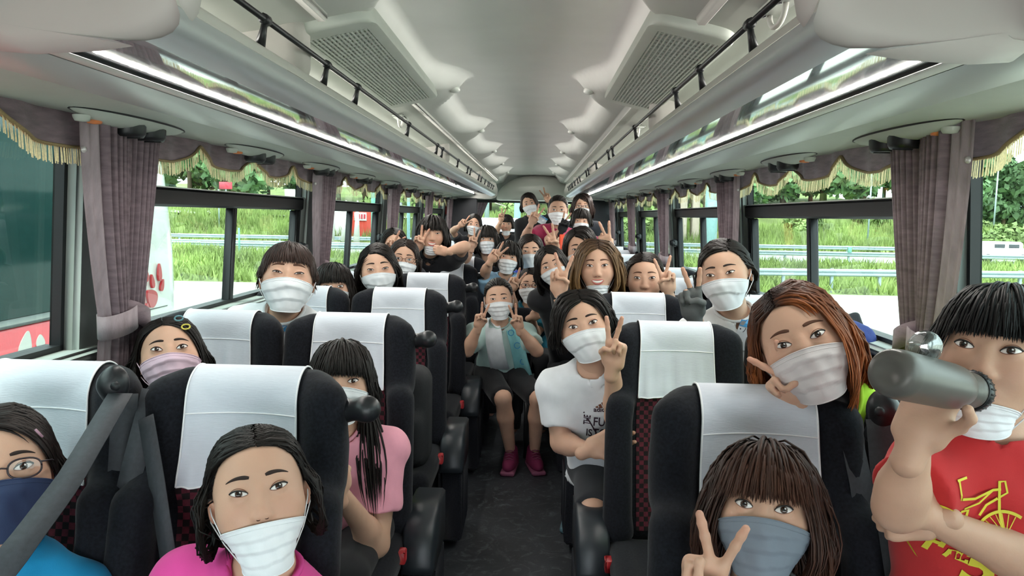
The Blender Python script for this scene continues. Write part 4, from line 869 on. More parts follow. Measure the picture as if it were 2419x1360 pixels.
            if A.get('glove'):
                gl_ = G(); k = hv[:, 2] < .103; fi = hf[k[hf].all(1)]; nrm = hv.copy(); cn = np.array([0, 0, .05])
                gw = ((hv+(hv-np.array([0, 0, 0])*1)*0)*hs*1.0)@Rh.T+Wr+O
                # inflate along vertex normals
                me_n = np.zeros_like(hv); a_, b_, c_ = hw[hf[:, 0]], hw[hf[:, 1]], hw[hf[:, 2]]; fn = np.cross(b_-a_, c_-a_)
                for j in range(4): np.add.at(me_n, hf[:, j], fn)
                me_n /= np.linalg.norm(me_n, axis=1)[:, None]+1e-12; gloves.append((hw+me_n*.0018, fi, A['glove']))
            hands.append((hw, hf, sk*(1-tip*np.array([.0, .12, .12]))))
    if legs is None and not noleg:
        if stand: legs = [(hip+rg*q*.08*B, hip+rg*q*.09*B+np.array([0, -.02, -.30]), np.array([hip[0]+q*.08, hip[1], .06])) for q in (-1, 1)]
        else: legs = [(hip+rg*q*.085*B, hip+rg*q*.10*B+np.array([0, -.36*B, .01]), np.array([hip[0]+q*.10*B, hip[1]-.38*B, .09])) for q in (-1, 1)]
    if legs:
        for a, b, e in legs: bp += [(cone(a, b, .062*B, .048*B), .03, 'u'), (cone(b, b+(e-b)*.35, .046*B, .048*B), .02, 'u'), (cone(b+(e-b)*.35, e, .048*B, .031*B), .02, 'u')]
    bh = .0085 if near else (.0105 if mid else .0135)
    v, f = sdfmesh(bp, bh); body.add(v+O, f, sk)
    for hw, hf, hc_ in hands: body.add(hw, hf, hc_)
    bo = body.build('body', m_skin, root, col=True)
    # ---- shirt
    nk = (cone(N1-ax*.018*B+fwd*.026*S, N1+unit(hk-N1)*.085*S+fwd*.01, (.048 if sleeve != 'none' else .066)*S, .058*S), .012, 's')
    sp2 = sp+[nk]; fr = [17, 23, 31]
    wr_ = lambda X, Y, Z: (.0022*np.sin(X*fr[1]*2+Z*fr[2]*1.4+seed)*np.sin(Z*fr[0]*2+Y*30)+.0014*np.sin(X*80+Z*45)).astype(np.float32)
    v, f = sdfmesh(sp2, bh*.9, noise=wr_); sh = G().add(v+O, f).build('shirt', mat('cloth_'+shirt, shirt, .85, var=.04, bump=.12, bscale=700, sheen=.15), root)
    if collar and d < 6:
        an = unit(hk-N1); u1 = unit(np.cross(an, rg)); u2 = np.cross(an, u1); r0 = (.060 if sleeve != 'none' else .074)*S
        ring = np.array([N1+fwd*.012*S+an*.10*S+(u1*math.cos(a)+u2*math.sin(a))*r0 for a in np.linspace(0, 2*math.pi, 33)]); tr, hr_ = march(sp2, ring, np.tile(-an, (33, 1)), 0, .22, 120); tr = np.where(hr_, tr, .12*S); tr[1:-1] = (tr[:-2]+tr[1:-1]+tr[2:])/3; ring = ring-an*tr[:, None]; G().tube(ring+O, .0055*S, 6).build('collar', mat('rib_'+shirt, tuple(int(int(shirt[i:i+2], 16)*.93) for i in (0, 2, 4)), .85), sh)
    if hem: hem(root, O, sp2)
    for k, (hw, fi, gc) in enumerate(gloves): G().add(hw, fi).build('glove', mat('glove_'+gc, gc, .8, bump=.2), root)
    if legs:
        lp = []
        for a, b, e in legs:
            lp += [(cone(a, b, .078*B, .066*B, pants.endswith('S')), .03, 'u')]
            if not pants.endswith('S'): lp += [(cone(b, e, .062*B, .05*B, True), .02, 'u')]
        lp += [(ell(hip, (.155*B, .11*B, .09*B)), .05, 'u')]
        v, f = sdfmesh(lp, bh*1.2); G().add(v+O, f).build('trousers' if not pants.endswith('S') else 'shorts', mat('cloth_'+pants[:6], pants[:6], .85, sheen=.1), root)
    # ---- face parts
    def fpart(name, g, m, par=root, col=False): return g.xf(R*S, H+O).build(name, m, par, col=col)
    nu, nv = (26, 12) if near else (16, 8)
    full = mask
    for q in (-1, 1):
        w_, op = .0285, .0112*squint; a = np.linspace(-1, 1, nu)[:, None]; b = np.linspace(-1, 1, nv)[None, :]
        x = q*.0315+a*w_/2+0*b; env = (1-np.abs(a)**2.2)**.8; z = .0015+.0022*a*q+np.where(b > 0, b*op*.56, b*op*.44)*env
        y = surf(x, z)-.0012-.0012*(1-a**2)*(1-b**2); P_ = np.stack([x, y, z], -1)
        rr = np.sqrt((x-q*.0315+.0)**2+(z-.002)**2); ir = sstep(.0064, .0056, rr)[..., None]; pu = sstep(.0032, .0025, rr)[..., None]; lim = sstep(.0045, .006, rr)[..., None]
        col = np.array(lin('e2dcd8'))*(1-ir)+ir*(np.array(lin('3a2418'))*(1-.6*lim)); col = col*(1-pu)+np.array([.004, .004, .004])*pu
        ca = np.sqrt((x-q*.0315-.0022)**2+(z-.0042)**2); hi_ = sstep(.0013, .0009, ca)[..., None]; col = col*(1-hi_)+hi_*.9  # catchlight painted into the eye colour as a white dot
        up = sstep(.55, 1.0, b+0*a)[..., None]; col = col*(1-.55*up)
        e = fpart('eye', G().grid(P_[:, ::-1] if True else P_, col[:, ::-1]), m_eye, col=True)
        la = P_[:, -1]+np.array([0, -.0008, .0004]); fpart('upper_lash', G().tube(la, np.interp(np.linspace(-q, q, nu), [-1, 1], [.0008, .0017]), 5), m_lash, e)
        if mid:
            lo_ = P_[:, 0]+np.array([0, -.0004, -.0002]); fpart('lower_lid', G().tube(lo_, .0006, 4), mat('lid_shadow', '8a5a48', .6), e)
            fo = la+np.stack([0*la[:, 0], 0*la[:, 0], .0035*env[:, 0]], -1); fo[:, 1] = surf(fo[:, 0], fo[:, 2])-.0003; fpart('lid_fold', G().tube(fo[2:-2], .0006, 4), mat('lid_shadow', '8a5a48', .6), e)
        bx = np.linspace(.013, .050, 12)*q; bz = .0225+.0055*np.sin(np.linspace(.15, 1, 12)*math.pi*.78)-(.004*np.linspace(0, 1, 12)**2)+(.002 if squint < .7 else 0); by = surf(bx, bz)-.0004
        fpart('eyebrow', G().tube(np.stack([bx, by, bz], -1), np.array([.0022, .003, .0034, .0034, .0032, .003, .0028, .0026, .0022, .0018, .0013, .0006]), 6, flat=.55, up=(0, 1, 0)), mat('brow_'+('d' if hc2 is None else 'b'), '2a1c17' if hc2 is None else '5a3a2a', .8))
    if mouth == 'smile':
        aa = np.linspace(-1, 1, 15); bb = np.linspace(-1, 1, 6); X = .0255*aa[:, None]+0*bb; Zc = -.0695+.0085*aa[:, None]**2; Z = Zc+bb[None, :]*.0088*(1-aa[:, None]**2)**.7
        Y = surf(X, Z)-.0012; col = np.where((np.abs(bb[None, :, None]-.15) < .75), np.array(lin('efe9e0')), np.array(lin('5a2420')))*np.ones((15, 6, 1)); te = fpart('teeth', G().grid(np.stack([X, Y, Z], -1)[:, ::-1], col[:, ::-1]), m_eye, col=True)
        for j, rr in ((0, .0042), (-1, .003)): fpart('lip', G().tube(np.stack([X[:, j], Y[:, j], Z[:, j]], -1), rr*np.sin(np.linspace(.12, 3.02, 15))**.6, 7), mat('lips', 'b5625c', .45), te)
    if mid and (mask in (None, 'under', 'chin')):
        for q in (-1, 1): fpart('nostril', G().lathe([(0, -.001), (.6, -.0008), (1, 0)], 10).xf(np.diag([.0032, .0022, 1])@np.eye(3), (0, 0, 0)).xf(rotm('X', 50), (q*.0065, float(surf(q*.0065, -.0445)[0])-.0003, -.0445)), mat('nostril', '4a2620', .8))
    # ---- mask
    if mask:
        g, rim, loops = mask_part(mask, mcol, seed, pleats); mo = fpart('face_mask', g, mat('mask_'+mcol, mcol, .8, var=.03, bump=.12, bscale=900)); fpart('mask_edge', rim, mat('maskedge_'+mcol, mcol, .7), mo); [fpart('ear_loop', lo_, mat('maskedge_'+mcol, mcol, .7), mo) for lo_ in loops]
    # ---- glasses
    if glasses:
        fr_ = G(); lens = []
        for q in (-1, 1):
            a = np.linspace(0, 2*math.pi, 29); x = q*.033+.0245*np.sign(np.cos(a))*np.abs(np.cos(a))**.8; z = -.001+.0165*np.sign(np.sin(a))*np.abs(np.sin(a))**.85; y = np.full(29, -.0985)+.010*((np.abs(x)-.01)/.05)**2; pts = np.stack([x, y, z], -1); fr_.tube(pts, .0017, 6); lens.append(pts)
            fr_.tube([(q*.057, -.091, .006), (q*.074, -.06, .006), (q*.083, .0, .002), (q*.083, .025, -.008)], .0018, 6)
        fr_.tube([(-.009, -.0985, .002), (0, -.1015, .004), (.009, -.0985, .002)], .0016, 6); go = fpart('glasses', fr_, mat('frame_'+glasses, glasses, .3))
        for pts in lens: fpart('lens', G().add(np.concatenate([pts[:-1], [pts[:-1].mean(0)]]), [(i, (i+1) % 28, 28) for i in range(28)]), glassmat('spectacle_lens', (.97, .97, .97), .1), go)
    # ---- hair
    gl = R.T@np.array([0, 0, -1.]); hr = hair or dict(k='crown', zb=.03, zs=-.06); g = G(); c1 = np.array(lin(hc)); c2 = np.array(lin(hc2 or hc)); n = lockn or (1500 if near else (700 if mid else 300)); w0 = .0036 if near else (.0055 if mid else .0088)
    g.add(*hairlocks(hr, gl, n, seed, c1, c2, w0))
    if hr['k'] != 'back' and hr.get('under', True):
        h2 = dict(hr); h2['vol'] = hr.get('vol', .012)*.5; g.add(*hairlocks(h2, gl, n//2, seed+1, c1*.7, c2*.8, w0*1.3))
    for tl in hr.get('tails', ()): g.add(*tail_locks(tl[0], unit(gl+np.array(tl[3] if len(tl) > 3 else (0, 0, 0))), tl[1], tl[2], seed+5, tl[4] if len(tl) > 4 else .011, w0*.9, c1, c2))
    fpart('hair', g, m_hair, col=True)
    return dict(root=root, O=O, R=R, H=H, S=S, sp=sp2, W=W, fpart=fpart, P1=P1, ax=ax, fwd=fwd, rg=rg, body=bo, shirt=sh)
def arm(s, el, wr, hand=None, **kw): return dict(s=s, el=at(*el), wr=at(*wr), hand=hand, **kw)
BANG = lambda zs=-.06, **k: dict(k='crown', zb=k.pop('zb', .030), zs=zs, **k)
# ------------------------------------------------------------------ text and print helpers
def text2d(s, size, bold=0.0, sx=1.0):
    cu = bpy.data.curves.new('t', 'FONT'); cu.body = s; cu.size = size; cu.offset = bold; cu.resolution_u = 3; cu.align_x = 'CENTER'; o = bpy.data.objects.new('t', cu); COL.objects.link(o)
    dg = bpy.context.evaluated_depsgraph_get(); dg.update(); me = bpy.data.meshes.new_from_object(o.evaluated_get(dg)); vs = np.array([v.co[:2] for v in me.vertices]).reshape(-1, 2); fs = [tuple(p.vertices) for p in me.polygons]
    bpy.data.objects.remove(o); bpy.data.curves.remove(cu); bpy.data.meshes.remove(me); return vs*np.array([sx, 1.0]), fs
def strokes2d(lines):
    V_ = []; F_ = []; n = 0
    for pts, w_ in lines:
        p = np.array(pts, float); t = np.gradient(p, axis=0); t /= np.linalg.norm(t, axis=1)[:, None]+1e-9; nn = np.stack([-t[:, 1], t[:, 0]], -1)*np.asarray(w_).reshape(-1, 1)/2
        q = np.stack([p-nn, p+nn], 1).reshape(-1, 2); V_.append(q); F_ += [(n+2*i, n+2*i+1, n+2*i+3, n+2*i+2) for i in range(len(p)-1)]; n += len(q)
    return np.concatenate(V_), F_
def circ(cx, cy, r, a0=0, a1=360, n=30): return [(cx+r*math.cos(math.radians(a)), cy+r*math.sin(math.radians(a))) for a in np.linspace(a0, a1, n)]
def decal(per, name, vf, c, m, right=None, up=None, off=.002, sc=1.0, rot=0):      # flat print laid onto the shirt surface around point c
    vs, fs = vf; c = np.asarray(c, float); fwd = per['fwd']; r_ = np.asarray(right if right is not None else per['rg'], float); u_ = np.asarray(up if up is not None else per['ax'], float)
    a = math.radians(rot); vs = np.array(vs)*sc; vs = np.stack([vs[:, 0]*math.cos(a)-vs[:, 1]*math.sin(a), vs[:, 0]*math.sin(a)+vs[:, 1]*math.cos(a)], -1)
    P_ = c+vs[:, :1]*r_+vs[:, 1:]*u_+fwd*.15; t, hit = march(per['sp'], P_, np.tile(-fwd, (len(P_), 1)), 0, .3, 160); t = np.where(hit, t, np.median(t[hit]) if hit.any() else .15)
    Q = P_-fwd*t[:, None]+fwd*off; o = G().add(Q+per['O'], fs).build(name, m, per['shirt'], smooth=False); return o
# ---- front row
p1 = person('person in a blue T-shirt with glasses and navy mask, cut off at the left edge', 3, 1112, 1.27, 1.04, hip=(-.985, 1.24, .48), shirt='0d8fc4', mask='full', mcol='2a3a5c', glasses='2a1d22', pleats=0, hair=dict(k='part', part=-.035, sweep=.35, zs=-.02, zk=-.07, vol=.008, g=.12, cling=.7), hc='221a17', roll=0, shy=8)
p2 = person('person in a hot pink T-shirt, white mask pulled below the nose', 612, 1160, 1.26, 1.04, roll=-6, hip=(-.49, 1.24, .46), shirt='e0479b', mask='under', mcol='eef1f4', hair=dict(k='part', part=.004, sweep=.9, zs=-.04, zk=-.10, vol=.008, g=.10, hl=.0, cling=.6), shy=0, squint=.85)
p30 = person('person with a brown bob, grey mask and raised V sign in front of right headrest', 1804, 1200, 1.25, 1.0, hip=(.50, 1.24, .46), shirt='e6edf3', mask='full', mcol='78818d', hc='2a1b16', hc2='4a2e22', hair=BANG(-.135, zb=.020, vol=.020, zk=-.13, baz=46, g=.2), arms=[arm(-1, (1640, 1620, 1.16), (1658, 1432, 1.06), ('W', 2, 'p', .1))], squint=1.1, shw=.15)
p31 = person('person in a red T-shirt with yellow bicycle print drinking from a grey bottle', 2352, 836, 1.2, 1.0, roll=3, yaw=-8, pitch=4, hip=(.88, 1.29, .56), shw=.085, shirt='bf2a2c', mask='chin', mcol='e6e6ea', hc='0e0c0d', hair=BANG(-.03, zb=.028, vol=.014, zk=-.06, baz=60), stand=True, B=.97, arms=[dict(s=-1, el=at(2122, 1198, 1.12), wr=at(2160, 1048, 1.07), hand=('grip', 16, 'p', -.1), hs=1.0), dict(s=1, el=at(2470, 1345, 1.13), wr=at(2205, 1228, 1.12), hand=('fist', -95, 'b', -.4), hs=.8)], skin=.95, longneck=-.02, armr=1.0, collar=False)
# ---- second row
p3 = person('person with pink mask and coloured hair clips, head tilted back on second row seat', 402, 842, 1.98, 1.0, pitch=14, roll=-3, hip=(-.985, 2.1, .46), shirt='e8e8ec', mask='full', mcol='dcc0d0', hair=dict(k='part', part=-.012, sweep=.3, zs=-.06, zk=-.09, vol=.010, g=.16))
p4 = person('person in a pale pink T-shirt with bangs and long side ponytail', 806, 900, 1.98, 1.0, roll=4, hip=(-.50, 2.1, .47), shirt='eda3b5', mask='full', hair=BANG(-.05, zb=.022, vol=.012, zk=-.07, tails=[((.074, .01, -.055), .30, 90, (.06, -.28, 0), .010)]), arms=[dict(s=1, el=at(890, 1285, 1.95), wr=at(800, 1160, 1.78), hand=('fist', -10, 'b', .1))], shy=10)
p29 = person('person in a neon yellow sleeveless top with orange-brown hair, leaning in with V sign', 1892, 805, 1.55, 1.09, roll=-24, hip=(.93, 2.02, .48), shirt='b5ea3c', sleeve='none', mask='full', mcol='d9d2d2', hc='2a1710', hc2='a55c2c', hair=dict(k='part', part=-.02, sweep=.45, zs=-.16, zk=-.17, vol=.012, g=.2, steps=28), arms=[arm(-1, (1900, 1060, 1.56), (1888, 945, 1.50), ('W', -46, 'p', .1), hs=.86)], squint=.95, B=1.0, skin=1.05, shy=-10, longneck=-.045)
# ---- third row
p5 = person('smiling person in a white T-shirt with name sticker, swept brown fringe', 680, 657, 2.68, 1.2, longneck=-.035, pitch=10, roll=5, hip=(-.97, 2.98, .48), shirt='e9eef2', mask='full', squint=.45, hc='1d1310', hc2='33211a', hair=BANG(.012, zb=.042, vol=.007, zk=-.018, baz=50), skin=.92, pleats=2)
p28 = person('person in a white mesh-sleeve T-shirt with block lettering, leaning into the aisle', 1378, 768, 2.42, 1.04, roll=-16, hip=(.36, 2.62, .50), shirt='e3e6ea', mask='full', pleats=1, hair=dict(k='part', part=.012, sweep=.15, zs=-.035, zk=-.06, vol=.018, g=.2), arms=[dict(s=1, el=at(1455, 985, 2.36), wr=at(1447, 868, 2.26), hand=('V', 8, 'p', .1, -25)), dict(s=-1, el=at(1326, 1045, 2.46), wr=at(1392, 1062, 2.32), hand=('open', 62, 'p', .2))], legs=[(V(.31, 2.62, .50), V(.28, 2.28, .47), V(.29, 2.36, .08)), (V(.46, 2.72, .50), V(.47, 2.53, .47), V(.46, 2.55, .09))], pants='26282dS', B=.98, collar=False)
p27 = person('person in a white T-shirt with name tag and grey fingerless gloves', 1713, 646, 2.72, 1.12, roll=-12, yaw=-10, hip=(.93, 2.98, .48), shirt='e4e6e8', mask='full', mcol='e3e6ec', pleats=1, hair=dict(k='part', part=.03, sweep=.8, zs=-.03, zk=-.07, vol=.007, g=.1, cling=.8), hc='1a1512', squint=.8, skin=.85, arms=[arm(-1, (1672, 850, 2.74), (1640, 748, 2.58), ('V', -14, 'p', .1), glove='5a5c5c'), dict(s=1, el=at(1905, 850, 2.5), wr=at(1982, 772, 2.42), hand=('fist', 75, 'b', -.2), hs=.9, glove='24262a')], B=1.08)
# ---- fourth row
p6 = person('dark-haired person peeking out between third row seats on the left', 788, 677, 3.5, 1.02, hip=(-.88, 3.82, .48), mask='full', shirt='1c1e24', hair=BANG(-.115, zb=.026, vol=.014))
p7 = person('person with side-swept black hair and white mask behind the third row aisle seat', 893, 636, 3.55, 1.1, roll=-6, hip=(-.62, 3.8, .50), mask='full', shirt='15161a', pleats=1, squint=.6, hair=dict(k='part', part=-.03, sweep=.5, zs=-.12, zk=-.14, vol=.008, g=.12, cling=.7))
p24 = person('smiling person with wavy light brown hair, mask under the chin, black sleeves', 1411, 628, 3.45, 1.08, roll=-3, hip=(.46, 3.8, .48), legs=[(V(.40, 3.8, .48), V(.31, 3.42, .47), V(.27, 3.32, .09)), (V(.54, 3.8, .48), V(.56, 3.42, .47), V(.56, 3.40, .09))], sleeve='long', shirt='121316', mask='chin', mouth='smile', hc='3d2b1f', hc2='94734a', hair=dict(k='part', part=.006, sweep=.1, zs=-.16, zk=-.17, vol=.022, g=.2), skin=1.05, arms=[arm(-1, (1335, 800, 3.30), (1320, 690, 3.05), ('W', -1, 'p', .05))], squint=.8)
p25 = person('person with pulled-back dark hair and V sign half hidden behind third row headrest', 1523, 657, 3.58, 1.1, roll=-2, hip=(.90, 3.82, .48), shirt='17181c', mask=None, hc='1c1512', hc2='3a281e', hair=dict(k='part', part=-.012, sweep=.8, zs=-.06, zk=-.08, vol=.007, g=.08, cling=.8), squint=.85, arms=[arm(1, (1600, 780, 3.5), (1578, 688, 3.42), ('W', -4, 'p', .1))])
p21 = person('person sitting on the aisle seat with a printed towel and two V signs', 1178, 706, 4.1, 1.0, roll=-5, hip=(-.12, 4.25, .50), shirt='b5d0cb', mask='full', hair=dict(k='back', tail=(0, .10, .03), zs=-.05, vol=.006), squint=.7, arms=[arm(-1, (1104, 828, 3.98), (1130, 772, 3.92), ('V', 9, 'p', .1, 30), hs=.84), arm(1, (1268, 828, 3.98), (1226, 776, 3.92), ('V', -9, 'p', .1, -30), hs=.84)], pants='131317S', legs=[(V(-.20, 4.22, .49), at(1188, 940, 3.86), at(1205, 1062, 4.0)), (V(-.04, 4.22, .49), at(1270, 940, 3.88), at(1263, 1062, 4.02))], B=.96)
# ---- fifth row and behind
p22 = person('person with tilted head partly hidden behind a raised hand in the aisle', 1303, 628, 4.05, 1.0, roll=-22, hip=(.32, 4.42, .5), shirt='14151a', mask='full', hair=dict(k='part', part=.0, sweep=.2, zs=-.13, vol=.010), arms=[arm(-1, (1322, 640, 4.2), (1311, 592, 4.1), ('V', -25, 'p', .1))])
p23 = person('masked person with black side-parted hair just behind the smiling brown-haired person', 1373, 588, 4.3, 1.12, roll=-10, hip=(.38, 4.6, .5), shirt='15161a', sleeve='long', mask='full', pleats=0, hair=dict(k='part', part=-.02, sweep=.3, zs=-.03, zk=-.07, vol=.012), squint=.8, arms=[arm(1, (1462, 640, 4.3), (1437, 592, 4.2), ('V', -18, 'b', .1))])
p8 = person('person with round brown glasses behind the fourth row headrest', 954, 612, 4.3, 1.04, roll=6, hip=(-.72, 4.7, .5), mask='full', glasses='6a4a3a', shirt='1a1b20', hair=dict(k='part', part=.0, sweep=.9, zs=-.09, vol=.007, cling=.8), hc='241a16')
p9 = person('person hiding forehead behind a V sign near the second left pillar', 932, 580, 4.75, 1.0, roll=-6, hip=(-.85, 4.75, .52), mask='full', shirt='22242c', hair=dict(k='part', part=.0, sweep=.8, zs=-.06, vol=.008), arms=[arm(-1, (895, 625, 4.55), (913, 594, 4.5), ('V', 34, 'p', .1))])
p10 = person('grinning person with a bobbed fringe leaning an arm on the headrest', 1022, 551, 4.95, 1.06, roll=4, hip=(-.66, 5.3, .62), shirt='16171d', mask='chin', mouth='smile', squint=.55, hair=BANG(-.09, zb=.026, vol=.020, zk=-.09), arms=[arm(-1, (968, 622, 4.95), (985, 588, 4.85), ('V', 14, 'p', .1)), arm(1, (1098, 582, 4.8), (1056, 595, 4.74), ('fist', -80, 'b', .3), hs=.85)])
p18 = person('person in a light blue T-shirt with straight fringe, V sign beside the face', 1200, 607, 5.0, .97, roll=7, hip=(-.12, 5.15, .5), shirt='8fb8d6', mask='full', hair=BANG(-.07, zb=.024, vol=.016), squint=.6, arms=[arm(-1, (1146, 642, 4.95), (1160, 615, 4.85), ('V', 34, 'p', .1))])
p19 = person('person in royal blue with a tidy side parting behind the person in teal', 1253, 594, 5.2, 1.08, hip=(.06, 5.35, .55), shirt='1f3fae', mask='full', pleats=0, squint=.7, hair=dict(k='part', part=.012, sweep=.5, zs=-.09, vol=.008, cling=.7), hc='201713')
p20 = person('person in a teal T-shirt with dark-rimmed glasses making two V signs', 1253, 674, 4.65, .97, hip=(.05, 4.8, .5), shirt='0f6a80', mask='full', glasses='46232c', hair=dict(k='part', part=-.01, sweep=.8, zs=-.09, zk=-.11, vol=.010), arms=[arm(-1, (1212, 728, 4.6), (1206, 684, 4.5), ('V', 24, 'p', .1)), arm(1, (1262, 790, 4.6), (1257, 748, 4.45), ('V', 62, 'p', .1))])
p11 = person('person with straight fringe and V sign in front of the temple, sixth row', 1150, 565, 6.0, 1.0, hip=(-.38, 6.2, .5), shirt='17181d', mask='full', hair=BANG(-.13, zb=.022, vol=.014), arms=[arm(-1, (1100, 612, 5.8), (1115, 584, 5.75), ('V', 8, 'p', .1))])
p15 = person('person in a crimson T-shirt with dark wristband and raised V sign', 1318, 496, 6.2, 1.04, hip=(.18, 6.35, .7), shirt='98204a', mask='full', stand=True, hair=dict(k='back', tail=(.03, .10, .06), zs=-.05, vol=.006), skin=.85, arms=[arm(-1, (1240, 562, 6.0), (1256, 526, 5.9), ('V', 22, 'p', .1)), arm(1, (1296, 566, 5.9), (1326, 545, 5.85), ('V', 26, 'p', .1), glove='17181c')])
p17 = person('masked person with a short fringe in front of the standing person with glasses', 1373, 522, 6.6, .98, hip=(.5, 6.8, .6), shirt='7d1f3c', mask='full', squint=.6, hair=BANG(-.04, zb=.03, vol=.012))
p16 = person('standing person with glasses, brown fringe and dark jacket at the back', 1376, 487, 7.3, 1.08, hip=(.55, 7.5, .75), shirt='1e222b', mask='full', glasses='4a4a52', stand=True, hc='1c1210', hc2='33201a', hair=dict(k='part', part=-.03, sweep=.1, zs=-.10, vol=.014))
p14 = person('person in black with a white name card, head tilted, raising a hand at the back', 1250, 481, 8.3, 1.08, roll=-14, hip=(.12, 8.4, .75), shirt='101116', sleeve='long', mask='full', pleats=1, stand=True, hair=dict(k='part', part=-.02, sweep=.7, zs=-.06, vol=.008), hc='1c1310', arms=[arm(1, (1308, 505, 8.2), (1297, 476, 8.1), ('V', -24, 'p', .1))])
p13 = person('person in the last rows with one V sign held straight up', 1196, 529, 8.9, 1.0, hip=(-.3, 9.0, .55), shirt='15161b', mask='chin', hair=BANG(-.05, zb=.03), arms=[arm(-1, (1174, 545, 8.8), (1183, 521, 8.7), ('V', 6, 'p', .1))])
p12 = person('person at the far left back making a slanting V sign over a headrest', 1119, 530, 8.1, 1.0, roll=8, hip=(-.55, 8.2, .5), shirt='1a1b20', mask='full', hair=dict(k='part', part=.0, sweep=.5, zs=-.08, vol=.008), arms=[arm(-1, (1070, 545, 8.0), (1086, 533, 7.9), ('V', 46, 'p', .1))])
# ------------------------------------------------------------------ prints, belts and loose things
def card(per, name, c, w_, h_, rot, cols, txt, off=.004):
    o = decal(per, name, (np.array([(x, y) for x in np.linspace(-w_/2, w_/2, 5) for y in np.linspace(-h_/2, h_/2, 6)]), [(i*6+j, (i+1)*6+j, (i+1)*6+j+1, i*6+j+1) for i in range(4) for j in range(5)]), c, mat('card_white', 'e4e8ee', .5, var=.02), off=off, rot=rot)
    u, v_ = per['rg'], per['ax']; a = math.radians(rot); up = u*-math.sin(a)+v_*math.cos(a)
    b = decal(per, name+'_print', (np.array([(x, y) for x in np.linspace(-w_/2, w_/2, 5) for y in np.linspace(h_*.28, h_/2, 3)]), [(i*3+j, (i+1)*3+j, (i+1)*3+j+1, i*3+j+1) for i in range(4) for j in range(2)]), c, mat('card_blue', cols, .5), off=off+.001, rot=rot)
    for k, (s, sz) in enumerate(txt): decal(per, name+'_writing', text2d(s, sz, .0004), np.asarray(c)+up*(h_*.12-k*sz*1.15), mat('ink', '1b1d33', .6), off=off+.002, rot=rot)
card(p5, 'name_sticker', at(647, 802, 2.6), .075, .10, -3, '4d9bd0', (('なつき', .024), ('みどり', .02), ('2021', .02)))
card(p27, 'name_tag', at(1765, 808, 2.62), .06, .115, -22, '5f9fd0', (('・八永', .022),))
card(p14, 'name_card', at(1281, 521, 8.2), .10, .09, -35, 'd8e6e2', ())
m_ink = mat('print_plum', '33202f', .7)
def w28(px_, py_): return at(px_, py_, 2.36)
for tx, sz, px_, py_, rot, sx in (('FUTURE', .058, 1448, 1030, 0, .62), ('TODAY', .055, 1444, 1066, 0, .62), ('THE', .032, 1396, 1012, 90, .8), ('IS', .050, 1394, 1066, 0, .62), ('adidas', .026, 1424, 984, 3, .9)):
    decal(p28, 'lettering', text2d(tx, sz, .0008, sx), w28(px_, py_), m_ink, right=(1, 0, 0), up=(0, 0, 1), off=.003, rot=rot)
decal(p28, 'print_line', strokes2d([([(-.055, .045), (.06, .05)], .006), ([(-.055, .046), (-.03, .0), (.0, -.062)], .005)]), w28(1418, 1022), m_ink, right=(1, 0, 0), up=(0, 0, 1), off=.003)
decal(p28, 'logo_bars', (np.array([(-.022, 0), (-.012, 0), (-.016, .008), (-.023, .004), (-.008, 0), (.002, 0), (-.006, .017), (-.014, .012), (.006, 0), (.017, 0), (.003, .026), (-.005, .021)]), [(0, 1, 2, 3), (4, 5, 6, 7), (8, 9, 10, 11)]), w28(1424, 974), mat('print_bronze', '7a4a34', .6), right=(1, 0, 0), up=(0, 0, 1), off=.003)
# bicycle and lettering in yellow on the red T-shirt
m_yel = mat('print_yellow', 'd8cf3f', .65); B_ = [(circ(-.062, -.035, .040, 60, 200, 22), .006), (circ(.062, -.052, .046, 60, 200, 22), .006), ([(-.040, .055), (-.018, .058)], .004), ([(-.036, .055), (-.034, .03), (-.022, -.03)], .004), ([(-.031, .022), (.0, .018), (.035, .034), (.05, .036)], .005), ([(-.022, .0), (.01, .008), (.035, .034)], .004), ([(.045, .05), (.056, .052), (.062, .03), (.048, .02)], .004), ([(.046, .052), (.048, .02), (.050, -.005), (.058, -.05)], .005), ([(-.03, -.03), (-.055, -.03), (-.075, -.036)], .004), ([(-.03, -.005), (-.012, -.005), (-.010, -.035), (-.026, -.035)], .007), ([(.045, .018), (.025, .004), (.015, -.018)], .005)]
for k in range(9):
    a = math.radians(70+k*15); B_.append(([(-.062, -.035), (-.062+.036*math.cos(a), -.035+.036*math.sin(a))], .0014)); B_.append(([(.062, -.052), (.062+.042*math.cos(a), -.052+.042*math.sin(a))], .0014))
decal(p31, 'bicycle_print', strokes2d(B_), at(2272, 1172, 1.16), m_yel, right=unit(at(2412, 1200, 1.16)-at(2312, 1195, 1.16)), up=(0, 0, 1), off=.004, sc=.84)
decal(p31, 'lettering', text2d('沖縄', .055, .0015), at(2228, 1308, 1.16), m_yel, right=(1, 0, 0), up=(0, 0, 1), off=.004, rot=-8)
decal(p31, 'lettering', text2d('50', .10, .003), at(2330, 1372, 1.16), m_yel, right=(1, 0, 0), up=(0, 0, 1), off=.004, rot=-6)
